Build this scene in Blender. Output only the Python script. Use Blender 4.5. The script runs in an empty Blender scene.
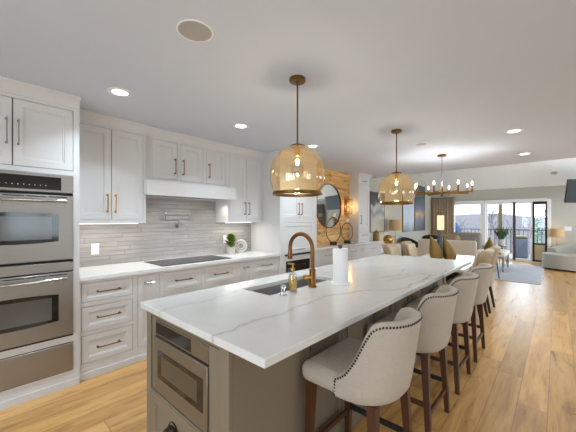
# light and exposure settings (watts for lamps)
EXPOSURE = 0.25
SKY = 6.0
DOWN, UNDER, HOOD, SCONCE, PEND, CHAND, LAMP = 7.0, 1.6, .8, 2.2, 9, 4, 6
DCOL = (.70, .86, 1)
AMBER, HAZE = (1.0, .925, .80, 1), .015
import bpy, bmesh, math, random
from mathutils import Vector, Matrix
random.seed(7)
S = bpy.context.scene
C = S.collection
PI = math.pi

# ---------------------------------------------------------------- camera
cam_d = bpy.data.cameras.new('camera')
cam = bpy.data.objects.new('camera', cam_d); C.objects.link(cam)
cam.location = (0, 0, 1.41)
cam.rotation_euler = (PI/2, 0, math.atan(269/296))
cam_d.sensor_width = 36.0
cam_d.lens = 36.0*296/576
cam_d.shift_y = 4/576
cam_d.clip_start = .02
S.camera = cam
# ---------------------------------------------------------------- view
S.view_settings.view_transform = 'Standard'
S.view_settings.look = 'None'
S.view_settings.gamma = 1
S.view_settings.use_curve_mapping = False
S.view_settings.exposure = EXPOSURE
# ---------------------------------------------------------------- sky: a bright thin overcast
W = bpy.data.worlds.new('overcast'); S.world = W; W.use_nodes = True
wn = W.node_tree.nodes; wl = W.node_tree.links
bg = wn['Background']
tc = wn.new('ShaderNodeTexCoord'); nz = wn.new('ShaderNodeTexNoise'); nz.inputs['Scale'].default_value = 2.2
nz.inputs['Detail'].default_value = 5
rp = wn.new('ShaderNodeValToRGB')
rp.color_ramp.elements[0].color = (.70, .85, 1, 1); rp.color_ramp.elements[0].position = .35
rp.color_ramp.elements[1].color = (.82, .92, 1, 1); rp.color_ramp.elements[1].position = .6
wl.new(tc.outputs['Generated'], nz.inputs['Vector']); wl.new(nz.outputs['Fac'], rp.inputs['Fac'])
wl.new(rp.outputs['Color'], bg.inputs['Color'])
bg.inputs['Strength'].default_value = SKY
def portal(loc, rot, sx, sy):
    l = bpy.data.lights.new('sky_portal', 'AREA'); l.shape = 'RECTANGLE'; l.size = sx; l.size_y = sy
    l.cycles.is_portal = True
    o = bpy.data.objects.new('sky_portal', l); o.location = loc; o.rotation_euler = rot; C.objects.link(o)
portal((-1.05, 12.85, 1.05), (-PI/2, 0, 0), 1.8, 2.1)
portal((-2.46, 12.85, 1.25), (-PI/2, 0, 0), .9, 1.5)
portal((3.13, 1.3, 1.52), (0, PI/2, 0), 1.15, 1.4)
portal((3.13, 5.3, 1.52), (0, PI/2, 0), 1.15, 1.4)
portal((3.13, 8.48, 1.25), (0, PI/2, 0), 2.3, 2.55)
portal((3.13, 11.18, 1.25), (0, PI/2, 0), 2.3, 2.55)
portal((-.5, -2.63, 1.37), (PI/2, 0, 0), 3.0, 1.55)

# ---------------------------------------------------------------- mesh builder
class MB:
    def __init__(s): s.v = []; s.f = []
    def add(s, vs, fs):
        o = len(s.v); s.v += [tuple(p) for p in vs]; s.f += [tuple(i+o for i in f) for f in fs]; return s
    def box(s, x0, x1, y0, y1, z0, z1, b=0.0):
        if x0 > x1: x0, x1 = x1, x0
        if y0 > y1: y0, y1 = y1, y0
        if z0 > z1: z0, z1 = z1, z0
        b = min(b, .45*min(x1-x0, y1-y0, z1-z0))
        if b <= 0:
            vs = [(x, y, z) for x in (x0, x1) for y in (y0, y1) for z in (z0, z1)]
            return s.add(vs, [(0,1,3,2),(4,6,7,5),(0,4,5,1),(2,3,7,6),(0,2,6,4),(1,5,7,3)])
        lo = (x0, y0, z0); hi = (x1, y1, z1); idx = {}; vs = []
        for i in (0,1):
            for j in (0,1):
                for k in (0,1):
                    c = (i,j,k)
                    for a in range(3):
                        p = []
                        for t in range(3):
                            e = hi[t] if c[t] else lo[t]
                            if t != a: e += -b if c[t] else b
                            p.append(e)
                        idx[c,a] = len(vs); vs.append(p)
        fs = []
        for a in range(3):
            u, w = (a+1)%3, (a+2)%3
            for sd in (0,1):
                f = []
                for (p, q) in ((0,0),(1,0),(1,1),(0,1)):
                    c = [0,0,0]; c[a] = sd; c[u] = p; c[w] = q; f.append(idx[tuple(c),a])
                fs.append(f)
            for p in (0,1):
                for q in (0,1):
                    c0 = [0,0,0]; c0[u] = p; c0[w] = q; c1 = list(c0); c1[a] = 1
                    c0 = tuple(c0); c1 = tuple(c1)
                    fs.append((idx[c0,u], idx[c1,u], idx[c1,w], idx[c0,w]))
        for i in (0,1):
            for j in (0,1):
                for k in (0,1):
                    fs.append(tuple(idx[(i,j,k),a] for a in range(3)))
        return s.add(vs, fs)
    def rbox(s, c, size, r, n=5, crown=0.0, puff=0.0):
        hx, hy, hz = [q/2 for q in size]; r = min(r, hx, hy, hz)
        key = {}; vs = []; fs = []
        def vert(p):
            k = tuple(round(q, 5) for q in p)
            if k not in key:
                key[k] = len(vs)
                q = []
                for t, h in enumerate((hx, hy, hz)):
                    q.append(p[t]*h)
                inn = [max(-h+r, min(h-r, a)) for a, h in zip(q, (hx, hy, hz))]
                d = Vector(q)-Vector(inn)
                mx = max(abs(a) for a in d)
                if mx > 1e-9: d = d.normalized()*min(r, mx if mx < r*.999 and 0 else r)
                o = Vector(inn)+d
                if crown and o.z > 0: o.z += crown*(1-p[0]**2)*(1-p[1]**2)
                if puff:
                    o.x += puff*p[0]*(1-p[1]**2)*(1-p[2]**2); o.y += puff*p[1]*(1-p[0]**2)*(1-p[2]**2); o.z += puff*p[2]*(1-p[0]**2)*(1-p[1]**2)
                vs.append((o.x+c[0], o.y+c[1], o.z+c[2]))
            return key[k]
        def coords(h):
            e = r/h
            a = [-1+e*(1-math.cos(PI/2*i/n)) for i in range(n+1)]
            m = [(-1+e)+(2-2*e)*i/4 for i in range(1, 4)] if e < .999 else []
            return a+m+[-q for q in reversed(a)]
        g = [coords(h) for h in (hx, hy, hz)]
        for a in range(3):
            u, w = (a+1)%3, (a+2)%3
            for sd in (-1, 1):
                for i in range(len(g[u])-1):
                    for j in range(len(g[w])-1):
                        q = []
                        for di, dj in ((0,0),(1,0),(1,1),(0,1)):
                            p = [0,0,0]; p[a] = sd; p[u] = g[u][i+di]; p[w] = g[w][j+dj]; q.append(vert(p))
                        q2 = []
                        for x in q:
                            if x not in q2: q2.append(x)
                        if len(q2) > 2: fs.append(q2)
        return s.add(vs, fs)
    def tube(s, pts, r, n=10, closed=False, flat=None):
        pts = [Vector(p) for p in pts]; m = len(pts)
        rs = r if isinstance(r, (list, tuple)) else [r]*m
        vs = []; fs = []; prev = None
        for i, p in enumerate(pts):
            if closed: t = pts[(i+1)%m]-pts[i-1]
            else: t = pts[min(i+1, m-1)]-pts[max(i-1, 0)]
            t.normalize()
            if prev is None:
                a = Vector((0,0,1)) if abs(t.z) < .9 else Vector((1,0,0))
                u = t.cross(a).normalized()
            else: u = (prev-t*prev.dot(t)).normalized()
            prev = u; w = t.cross(u)
            for k in range(n):
                an = 2*PI*(k+.5)/n
                vs.append(p+(u*math.cos(an)+w*math.sin(an))*rs[i])
        for i in range(m if closed else m-1):
            for k in range(n):
                a = i*n+k; b = i*n+(k+1)%n; i2 = (i+1)%m
                fs.append((a, b, i2*n+(k+1)%n, i2*n+k))
        if not closed:
            fs.append(tuple(range(n-1, -1, -1))); fs.append(tuple((m-1)*n+k for k in range(n)))
        return s.add(vs, fs)
    def lathe(s, prof, c=(0,0,0), n=32, closed=False, ax='z'):
        vs = []; fs = []; m = len(prof)
        for (r, z) in prof:
            for k in range(n):
                a = 2*PI*k/n; x, y = r*math.cos(a), r*math.sin(a)
                q = (x, y, z) if ax == 'z' else ((z, x, y) if ax == 'x' else (x, z, y))
                vs.append((q[0]+c[0], q[1]+c[1], q[2]+c[2]))
        for i in range(m if closed else m-1):
            j = (i+1)%m
            for k in range(n):
                fs.append((i*n+k, i*n+(k+1)%n, j*n+(k+1)%n, j*n+k))
        if not closed:
            if prof[0][0] > 1e-6: fs.append(tuple(range(n-1, -1, -1)))
            if prof[-1][0] > 1e-6: fs.append(tuple((m-1)*n+k for k in range(n)))
        return s.add(vs, fs)
    def prism(s, poly, a0, a1, ax='y'):
        # poly is in the two axes left over: x -> (y,z), y -> (x,z), z -> (x,y)
        n = len(poly); vs = []
        for a in (a0, a1):
            for (p, q) in poly:
                vs.append({'x': (a, p, q), 'y': (p, a, q), 'z': (p, q, a)}[ax])
        fs = [tuple(range(n)), tuple(range(2*n-1, n-1, -1))]
        fs += [(i, (i+1)%n, n+(i+1)%n, n+i) for i in range(n)]
        return s.add(vs, fs)
    def grid(s, rows, closed_u=False, closed_v=False):
        m = len(rows); n = len(rows[0]); vs = [p for r in rows for p in r]; fs = []
        for i in range(m if closed_v else m-1):
            for j in range(n if closed_u else n-1):
                fs.append((i*n+j, i*n+(j+1)%n, ((i+1)%m)*n+(j+1)%n, ((i+1)%m)*n+j))
        return s.add(vs, fs)
    def xf(s, M):
        s.v = [tuple(M @ Vector(p)) for p in s.v]; return s
    def build(s, name, mat, parent=None, smooth=38, local=False):
        me = bpy.data.meshes.new(name)
        off = Vector((0,0,0)) if (parent is None or local) else ORG.get(parent.name, Vector((0,0,0)))
        bm = bmesh.new()
        vv = [bm.verts.new(Vector(p)-off) for p in s.v]
        for f in s.f:
            try: bm.faces.new([vv[i] for i in f])
            except ValueError: pass
        bmesh.ops.remove_doubles(bm, verts=bm.verts, dist=1e-6)
        bmesh.ops.dissolve_degenerate(bm, dist=1e-6, edges=bm.edges)
        bmesh.ops.recalc_face_normals(bm, faces=bm.faces)
        bm.to_mesh(me); bm.free()
        if smooth:
            me.polygons.foreach_set('use_smooth', [True]*len(me.polygons))
            me.set_sharp_from_angle(angle=math.radians(smooth))
        me.materials.append(mat)
        o = bpy.data.objects.new(name, me); C.objects.link(o)
        if parent is not None:
            o.parent = parent; ORG[o.name] = off
        return o
ORG = {}
def tag(o, label, cat, group=None):
    o['label'] = label; o['category'] = cat
    if group: o['group'] = group
    return o
def thing(name, label, cat, loc=(0,0,0), group=None):
    o = bpy.data.objects.new(name, None); C.objects.link(o); o.location = loc; o.empty_display_size = .1
    ORG[o.name] = Vector(loc)
    return tag(o, label, cat, group)
def struct(name, mb, mat, parent=None):
    o = mb.build(name, mat, parent)
    if parent is None: o['kind'] = 'structure'
    return o
def single(name, mb, mat, label, cat, loc, group=None):
    # a one-mesh thing whose origin sits at its base
    L = Vector(loc); mb.v = [tuple(Vector(p)-L) for p in mb.v]
    o = mb.build(name, mat); o.location = loc
    return tag(o, label, cat, group)
def kids(o): return [c for c in bpy.data.objects if c.parent == o]
def clone(root, loc, rz=None, label=None):
    def cp(o, par):
        c = o.copy(); C.objects.link(c)
        if par is not None: c.parent = par
        for ch in kids(o):
            if ch not in made: made.append(cp(ch, c))
        return c
    made = []
    r = cp(root, None); r.location = loc
    if rz is not None: r.rotation_euler = (0, 0, rz)
    if label: r['label'] = label
    return r

# ---------------------------------------------------------------- materials
def nt(name):
    m = bpy.data.materials.new(name); m.use_nodes = True
    return m, m.node_tree.nodes, m.node_tree.links, m.node_tree.nodes['Principled BSDF']
def rgb(r, g, b):
    def l(c):
        c /= 255.0
        return c/12.92 if c <= .04045 else ((c+.055)/1.055)**2.4
    return (l(r), l(g), l(b), 1)
def mat(name, col, rough=.5, metal=0, bump=0, bscale=200, var=0, vscale=6, spec=.5, stretch=(1,1,1), coat=0, sheen=0):
    m, n, l, p = nt(name)
    p.inputs['Base Color'].default_value = col
    p.inputs['Roughness'].default_value = rough; p.inputs['Metallic'].default_value = metal
    p.inputs['Specular IOR Level'].default_value = spec; p.inputs['Coat Weight'].default_value = coat
    p.inputs['Sheen Weight'].default_value = sheen
    t = n.new('ShaderNodeTexCoord'); mp = n.new('ShaderNodeMapping'); mp.inputs['Scale'].default_value = stretch
    l.new(t.outputs['Object'], mp.inputs['Vector'])
    if True:
        z = n.new('ShaderNodeTexNoise'); z.inputs['Scale'].default_value = vscale; z.inputs['Detail'].default_value = 4
        l.new(mp.outputs['Vector'], z.inputs['Vector'])
        h = n.new('ShaderNodeMixRGB'); h.blend_type = 'MIX'
        k = max(var, .015)
        h.inputs[1].default_value = [c*(1-k) for c in col[:3]]+[1]; h.inputs[2].default_value = [min(1, c*(1+k)) for c in col[:3]]+[1]
        l.new(z.outputs['Fac'], h.inputs[0]); l.new(h.outputs[0], p.inputs['Base Color'])
    if bump:
        z2 = n.new('ShaderNodeTexNoise'); z2.inputs['Scale'].default_value = bscale; z2.inputs['Detail'].default_value = 2
        l.new(mp.outputs['Vector'], z2.inputs['Vector'])
        b = n.new('ShaderNodeBump'); b.inputs['Strength'].default_value = bump; b.inputs['Distance'].default_value = .004
        l.new(z2.outputs['Fac'], b.inputs['Height']); l.new(b.outputs['Normal'], p.inputs['Normal'])
    return m
def emit(name, col, st):
    m = bpy.data.materials.new(name); m.use_nodes = True; n = m.node_tree.nodes; l = m.node_tree.links
    n.remove(n['Principled BSDF']); e = n.new('ShaderNodeEmission')
    e.inputs['Color'].default_value = col; e.inputs['Strength'].default_value = st
    l.new(e.outputs[0], n['Material Output'].inputs['Surface']); return m
def thin_glass(name, tint, ior=1.5, extra=0.0, grough=.0):
    m = bpy.data.materials.new(name); m.use_nodes = True; n = m.node_tree.nodes; l = m.node_tree.links
    n.remove(n['Principled BSDF'])
    t = n.new('ShaderNodeBsdfTransparent'); t.inputs['Color'].default_value = tint
    g = n.new('ShaderNodeBsdfGlossy'); g.inputs['Roughness'].default_value = grough
    lw = n.new('ShaderNodeLayerWeight'); lw.inputs['Blend'].default_value = .5
    pw = n.new('ShaderNodeMath'); pw.operation = 'POWER'; pw.inputs[1].default_value = 4.0; l.new(lw.outputs['Facing'], pw.inputs[0])
    fr = n.new('ShaderNodeMath'); fr.operation = 'MULTIPLY'; fr.inputs[1].default_value = .6; l.new(pw.outputs[0], fr.inputs[0])
    a = n.new('ShaderNodeMath'); a.operation = 'ADD'; a.inputs[1].default_value = extra+((ior-1)/(ior+1))**2; a.use_clamp = True
    mx = n.new('ShaderNodeMixShader')
    l.new(fr.outputs[0], a.inputs[0]); l.new(a.outputs[0], mx.inputs[0]); l.new(t.outputs[0], mx.inputs[1]); l.new(g.outputs[0], mx.inputs[2])
    l.new(mx.outputs[0], n['Material Output'].inputs['Surface']); return m
def hazed(m, col, w):
    # a little scattering inside tinted glass
    n = m.node_tree.nodes; l = m.node_tree.links
    mx = [q for q in n if q.type == 'MIX_SHADER'][0]; tr = [q for q in n if q.type == 'BSDF_TRANSPARENT'][0]
    t = n.new('ShaderNodeBsdfTranslucent'); t.inputs['Color'].default_value = col
    d = n.new('ShaderNodeBsdfDiffuse'); d.inputs['Color'].default_value = col
    a = n.new('ShaderNodeMixShader'); l.new(t.outputs[0], a.inputs[1]); l.new(d.outputs[0], a.inputs[2])
    b = n.new('ShaderNodeMixShader'); b.inputs[0].default_value = w; l.new(tr.outputs[0], b.inputs[1]); l.new(a.outputs[0], b.inputs[2])
    l.new(b.outputs[0], mx.inputs[1]); return m
def mth(n, l, op, a, b=None, c=None):
    q = n.new('ShaderNodeMath'); q.operation = op
    for i, x in enumerate((a, b, c)):
        if x is None: continue
        if isinstance(x, (int, float)): q.inputs[i].default_value = x
        else: l.new(x, q.inputs[i])
    return q.outputs[0]
def ramp(n, l, fac, stops):
    r = n.new('ShaderNodeValToRGB'); e = r.color_ramp.elements
    while len(e) < len(stops): e.new(.5)
    for i, (p, c) in enumerate(stops): e[i].position = p; e[i].color = c
    l.new(fac, r.inputs['Fac']); return r.outputs['Color']
def mixc(n, l, f, a, b, mode='MIX'):
    h = n.new('ShaderNodeMixRGB'); h.blend_type = mode
    for i, x in enumerate((f, a, b)):
        if isinstance(x, (int, float)): h.inputs[i].default_value = x
        elif isinstance(x, tuple): h.inputs[i].default_value = x
        else: l.new(x, h.inputs[i])
    return h.outputs[0]
def comb(n, l, x, y, z):
    c = n.new('ShaderNodeCombineXYZ')
    for i, q in enumerate((x, y, z)):
        if isinstance(q, (int, float)): c.inputs[i].default_value = q
        else: l.new(q, c.inputs[i])
    return c.outputs[0]
def noise(n, l, vec, scale, detail=3, rough=.5, dist=0):
    z = n.new('ShaderNodeTexNoise'); z.inputs['Scale'].default_value = scale; z.inputs['Detail'].default_value = detail
    z.inputs['Roughness'].default_value = rough; z.inputs['Distortion'].default_value = dist
    l.new(vec, z.inputs['Vector']); return z.outputs['Fac']

def planks(name, width, length, off, c_lo, c_mid, c_hi, axis='y', rough=.24, knots=.5, gap=.004, rowaxis='x', kscale=1.0):
    m, n, l, p = nt(name)
    g = n.new('ShaderNodeNewGeometry'); sx = n.new('ShaderNodeSeparateXYZ'); l.new(g.outputs['Position'], sx.inputs[0])
    ax = {'x': 0, 'y': 1, 'z': 2}
    X = sx.outputs[ax[rowaxis]]; Y = sx.outputs[ax[axis]]
    r = mth(n, l, 'DIVIDE', mth(n, l, 'ADD', X, off), width)
    row = mth(n, l, 'FLOOR', r); fx = mth(n, l, 'FRACT', r)
    wn_ = n.new('ShaderNodeTexWhiteNoise'); wn_.noise_dimensions = '1D'; l.new(row, wn_.inputs['W'])
    yy = mth(n, l, 'DIVIDE', mth(n, l, 'ADD', Y, mth(n, l, 'MULTIPLY', wn_.outputs['Value'], length*3)), length)
    col = mth(n, l, 'FLOOR', yy); fy = mth(n, l, 'FRACT', yy)
    w2 = n.new('ShaderNodeTexWhiteNoise'); w2.noise_dimensions = '2D'; l.new(comb(n, l, row, col, 0), w2.inputs['Vector'])
    rnd = w2.outputs['Value']
    v = comb(n, l, mth(n, l, 'MULTIPLY', X, 9.0), mth(n, l, 'ADD', mth(n, l, 'MULTIPLY', Y, .9), mth(n, l, 'MULTIPLY', rnd, 37)), mth(n, l, 'MULTIPLY', rnd, 91))
    gr = noise(n, l, v, 1.6, 6, .62, .7)
    fine = noise(n, l, comb(n, l, mth(n, l, 'MULTIPLY', X, 90), mth(n, l, 'MULTIPLY', Y, 3), rnd), 2.0, 3)
    base = ramp(n, l, gr, [(.28, c_lo), (.5, c_mid), (.72, c_hi)])
    base = mixc(n, l, .22, base, ramp(n, l, fine, [(.3, c_lo), (.7, c_hi)]))
    tone = ramp(n, l, rnd, [(0, (.76, .74, .72, 1)), (1, (1.10, 1.08, 1.05, 1))])
    base = mixc(n, l, 1.0, base, tone, 'MULTIPLY')
    kn = noise(n, l, comb(n, l, mth(n, l, 'MULTIPLY', X, 5), mth(n, l, 'MULTIPLY', Y, 1.6), mth(n, l, 'MULTIPLY', rnd, 13)), 1.5*kscale, 4, .6, .4)
    kf = ramp(n, l, kn, [(.58, (0,0,0,1)), (.72, (1,1,1,1))])
    base = mixc(n, l, mth(n, l, 'MULTIPLY', kf, knots), base, tuple(c*.45 for c in c_lo[:3])+(1,))
    ex = mth(n, l, 'MULTIPLY', mth(n, l, 'MINIMUM', fx, mth(n, l, 'SUBTRACT', 1, fx)), width)
    ey = mth(n, l, 'MULTIPLY', mth(n, l, 'MINIMUM', fy, mth(n, l, 'SUBTRACT', 1, fy)), length)
    ed = mth(n, l, 'LESS_THAN', mth(n, l, 'MINIMUM', ex, ey), gap/2)
    base = mixc(n, l, mth(n, l, 'MULTIPLY', ed, .65), base, tuple(c*.3 for c in c_lo[:3])+(1,))
    l.new(base, p.inputs['Base Color'])
    rr = mth(n, l, 'ADD', rough, mth(n, l, 'MULTIPLY', gr, .1)); l.new(rr, p.inputs['Roughness'])
    b = n.new('ShaderNodeBump'); b.inputs['Strength'].default_value = .25; b.inputs['Distance'].default_value = .002
    l.new(mth(n, l, 'SUBTRACT', gr, ed), b.inputs['Height']); l.new(b.outputs[0], p.inputs['Normal'])
    return m
def quartz(name):
    m, n, l, p = nt(name)
    g = n.new('ShaderNodeNewGeometry'); pos = g.outputs['Position']
    mp = n.new('ShaderNodeMapping'); mp.inputs['Rotation'].default_value = (0, 0, .5); mp.inputs['Scale'].default_value = (1.15, .55, 1)
    mp.inputs['Location'].default_value = (.35, .62, 0)
    l.new(pos, mp.inputs['Vector'])
    f1 = noise(n, l, mp.outputs[0], .8, 4, .5, .8)
    a1 = mth(n, l, 'ABSOLUTE', mth(n, l, 'SUBTRACT', f1, .5))
    v1 = ramp(n, l, a1, [(0, (1,1,1,1)), (.004, (.7,.7,.7,1)), (.016, (0,0,0,1))])
    f2 = noise(n, l, mp.outputs[0], 1.9, 6, .6, 1.2)
    a2 = mth(n, l, 'ABSOLUTE', mth(n, l, 'SUBTRACT', f2, .47))
    v2 = ramp(n, l, a2, [(0, (1,1,1,1)), (.012, (0,0,0,1))])
    msk = noise(n, l, pos, .9, 2)
    k1 = mth(n, l, 'MULTIPLY', v1, ramp(n, l, msk, [(.46, (0,0,0,1)), (.6, (1,1,1,1))]))
    # two long veins that wander along the slab
    sp = n.new('ShaderNodeSeparateXYZ'); l.new(pos, sp.inputs[0])
    def vein(x0, ya, yb, dx, amp, seed, w, s):
        t = n.new('ShaderNodeMapRange'); t.interpolation_type = 'SMOOTHSTEP'
        l.new(sp.outputs[1], t.inputs[0]); t.inputs[1].default_value = ya; t.inputs[2].default_value = yb; t.inputs[3].default_value = 0; t.inputs[4].default_value = dx
        wob = noise(n, l, comb(n, l, seed, mth(n, l, 'MULTIPLY', sp.outputs[1], 1.0), mth(n, l, 'MULTIPLY', sp.outputs[0], .5)), 3.2, 5, .6)
        c = mth(n, l, 'ADD', mth(n, l, 'ADD', t.outputs[0], x0), mth(n, l, 'MULTIPLY', mth(n, l, 'SUBTRACT', wob, .5), amp))
        d = mth(n, l, 'ABSOLUTE', mth(n, l, 'SUBTRACT', sp.outputs[0], c))
        return mth(n, l, 'MULTIPLY', ramp(n, l, d, [(0, (1,1,1,1)), (w*.4, (.55,.55,.55,1)), (w, (.16,.16,.16,1)), (w*3.2, (0,0,0,1))]), s)
    va = vein(-1.115, 1.65, 2.25, .30, .22, 3.1, .011, 1.0)
    vb = vein(-1.62, 2.2, 4.2, .75, .40, 8.7, .009, .7)
    vc = vein(-1.72, .6, 1.5, .25, .30, 5.2, .006, .45)
    k = mth(n, l, 'MAXIMUM', mth(n, l, 'MAXIMUM', va, vb), vc)
    k = mth(n, l, 'ADD', mth(n, l, 'MULTIPLY', k, .6), mth(n, l, 'ADD', mth(n, l, 'MULTIPLY', k1, .35), mth(n, l, 'MULTIPLY', v2, .10)))
    base = mixc(n, l, k, rgb(228, 226, 222), rgb(158, 152, 146))
    l.new(base, p.inputs['Base Color']); p.inputs['Roughness'].default_value = .16
    return m
def tiles(name):
    m, n, l, p = nt(name)
    g = n.new('ShaderNodeNewGeometry'); sx = n.new('ShaderNodeSeparateXYZ'); l.new(g.outputs['Position'], sx.inputs[0])
    h, w = .05, .6
    r = mth(n, l, 'DIVIDE', mth(n, l, 'SUBTRACT', sx.outputs[2], .912), h); row = mth(n, l, 'FLOOR', r); fz = mth(n, l, 'FRACT', r)
    wn_ = n.new('ShaderNodeTexWhiteNoise'); wn_.noise_dimensions = '1D'; l.new(row, wn_.inputs['W'])
    yy = mth(n, l, 'ADD', mth(n, l, 'DIVIDE', sx.outputs[1], w), wn_.outputs['Value'])
    col = mth(n, l, 'FLOOR', yy); fy = mth(n, l, 'FRACT', yy)
    w2 = n.new('ShaderNodeTexWhiteNoise'); w2.noise_dimensions = '2D'; l.new(comb(n, l, row, col, 0), w2.inputs['Vector'])
    gr = noise(n, l, comb(n, l, w2.outputs['Value'], mth(n, l, 'MULTIPLY', sx.outputs[1], 3), mth(n, l, 'MULTIPLY', sx.outputs[2], 30)), 1.2, 4)
    base = ramp(n, l, gr, [(.3, rgb(160, 155, 152)), (.7, rgb(180, 176, 173))])
    base = mixc(n, l, 1, base, ramp(n, l, w2.outputs['Value'], [(0, (.92,.92,.92,1)), (1, (1.05,1.05,1.05,1))]), 'MULTIPLY')
    ed = mth(n, l, 'MINIMUM', mth(n, l, 'MULTIPLY', mth(n, l, 'MINIMUM', fz, mth(n, l, 'SUBTRACT', 1, fz)), h), mth(n, l, 'MULTIPLY', mth(n, l, 'MINIMUM', fy, mth(n, l, 'SUBTRACT', 1, fy)), w))
    gm = mth(n, l, 'LESS_THAN', ed, .0024)
    base = mixc(n, l, mth(n, l, 'MULTIPLY', gm, .7), base, rgb(104, 98, 94))
    l.new(base, p.inputs['Base Color'])
    l.new(mth(n, l, 'ADD', .18, mth(n, l, 'MULTIPLY', gm, .5)), p.inputs['Roughness'])
    b = n.new('ShaderNodeBump'); b.inputs['Strength'].default_value = .35; b.inputs['Distance'].default_value = .003
    l.new(mth(n, l, 'SUBTRACT', mth(n, l, 'MULTIPLY', gr, .4), gm), b.inputs['Height']); l.new(b.outputs[0], p.inputs['Normal'])
    return m
def painting(name, stops, horizon=None, sc=2.0):
    # abstract washes of colour on canvas, laid over the object's own height
    m, n, l, p = nt(name)
    t = n.new('ShaderNodeTexCoord'); sx = n.new('ShaderNodeSeparateXYZ'); l.new(t.outputs['Generated'], sx.inputs[0])
    z = noise(n, l, t.outputs['Generated'], sc, 6, .6, .8)
    f = mth(n, l, 'ADD', sx.outputs[2], mth(n, l, 'MULTIPLY', mth(n, l, 'SUBTRACT', z, .5), .55))
    l.new(ramp(n, l, f, stops), p.inputs['Base Color']); p.inputs['Roughness'].default_value = .45
    return m

M = {}
M['wall'] = mat('wall_paint', rgb(190, 186, 174), .75, bump=.05, bscale=120)
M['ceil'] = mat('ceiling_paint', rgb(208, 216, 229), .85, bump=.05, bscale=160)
M['vault'] = mat('vault_window_lit', rgb(244, 244, 243), .85, bump=.05, bscale=160)  # whiter copy of the ceiling colour, with window light put into it
M['cab'] = mat('cabinet_white', rgb(215, 213, 211), .42)
M['trim'] = mat('trim_white', rgb(240, 240, 238), .45)
M['gap'] = mat('cabinet_gap', rgb(60, 55, 50), .8)
M['taupe'] = mat('island_taupe', rgb(132, 120, 103), .45, var=.05, vscale=3, stretch=(1,1,.3))
M['taupe_gap'] = mat('island_gap', rgb(40, 35, 30), .8)
M['steel'] = mat('brushed_steel', rgb(160, 154, 146), .40, .85, bump=.04, bscale=90, stretch=(1, 1, 22), var=.06, vscale=5)
M['steel_warm'] = mat('brushed_steel_warm', rgb(134, 122, 105), .42, .55, bump=.04, bscale=90, stretch=(1, 1, 22), var=.06, vscale=5)
M['steel_lo'] = mat('sink_steel', rgb(158, 157, 156), .4, .35, var=.05)
M['chrome'] = mat('chrome', rgb(205, 205, 205), .15, 1)
M['antique'] = mat('antique_brass', rgb(126, 96, 52), .36, 1, var=.12, vscale=25)
M['brass'] = mat('aged_brass', rgb(206, 160, 84), .34, 1, var=.1, vscale=20)
M['bronze'] = mat('bronze_brass', rgb(132, 88, 46), .32, 1, var=.12, vscale=25)
M['gold'] = mat('hammered_gold', rgb(140, 113, 64), .45, .85, bump=.5, bscale=45, var=.15, vscale=14)
M['black'] = mat('black_gloss', rgb(18, 17, 16), .12)
M['blackm'] = mat('black_matte', rgb(24, 23, 22), .5)
M['glassblk'] = mat('oven_glass', rgb(34, 31, 28), .08, spec=.5)
M['plastic'] = mat('white_plastic', rgb(242, 242, 240), .35)
M['walnut'] = mat('walnut_legs', rgb(80, 47, 28), .38, var=.25, vscale=9, stretch=(6, 6, .7))
M['darkwood'] = mat('dark_wood', rgb(62, 44, 32), .4, var=.2, vscale=9, stretch=(6, 6, .7))
M['linen'] = mat('oat_linen', rgb(192, 180, 165), .92, bump=.45, bscale=260, var=.14, vscale=45, stretch=(1, 1, 5), sheen=.15, spec=.2)
M['nail'] = mat('bronze_nailheads', rgb(70, 58, 46), .4, .8)
M['tan'] = mat('tan_velvet', rgb(168, 147, 116), .8, var=.08, vscale=15, sheen=.3, spec=.2, bump=.2, bscale=300)
M['taupe_fab'] = mat('taupe_velvet', rgb(168, 146, 114), .8, var=.08, vscale=12, sheen=.3, spec=.2, bump=.2, bscale=300)
M['cream_fab'] = mat('cream_fabric', rgb(226, 218, 204), .9, bump=.3, bscale=300, var=.04, spec=.2)
M['pad_fab'] = mat('cream_channels', rgb(208, 192, 164), .9, bump=.3, bscale=300, var=.06, spec=.2)
M['grey_fab'] = mat('grey_fabric', rgb(150, 144, 134), .9, bump=.3, bscale=300, var=.06, spec=.2)
M['white_fab'] = mat('white_boucle', rgb(184, 179, 168), .95, bump=.6, bscale=160, var=.04, spec=.2)
M['dark_fab'] = mat('charcoal_fabric', rgb(46, 42, 42), .9, bump=.3, bscale=300, var=.1, spec=.2)
M['curtain'] = mat('brown_curtain', rgb(168, 147, 126), .9, bump=.2, bscale=200, var=.06, vscale=8, spec=.2)
M['rug'] = mat('blue_grey_rug', rgb(188, 190, 198), .95, bump=.6, bscale=90, var=.3, vscale=9, spec=.1, stretch=(.5, 2.5, 1))
M['table'] = mat('white_table', rgb(232, 228, 222), .2)
M['candle'] = mat('candle_wax', rgb(240, 228, 204), .5)
M['leaf'] = mat('green_leaf', rgb(104, 122, 48), .45, var=.35, vscale=14)
M['leaf_dk'] = mat('dark_green_leaf', rgb(58, 92, 50), .5, var=.35, vscale=14)
M['leaf_br'] = mat('bright_green_leaf', rgb(40, 120, 60), .5, var=.25, vscale=10)
M['pot'] = mat('pale_stone_pot', rgb(206, 202, 196), .7, var=.08, vscale=30, bump=.3, bscale=60)
M['slate'] = mat('slate_blue_glaze', rgb(70, 80, 92), .35, var=.3, vscale=20)
M['shade'] = mat('tan_lamp_shade', rgb(206, 172, 124), .85, bump=.3, bscale=300)
M['deck'] = mat('deck_boards', rgb(120, 114, 108), .8, var=.12, vscale=6, stretch=(1, 8, 1))
M['rail'] = mat('grey_rail', rgb(70, 67, 67), .5)
M['olive'] = mat('olive_post', rgb(84, 74, 40), .6, var=.1)
M['hill'] = mat('winter_hill', rgb(84, 79, 84), .95, var=.25, vscale=.9, spec=.05)
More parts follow.
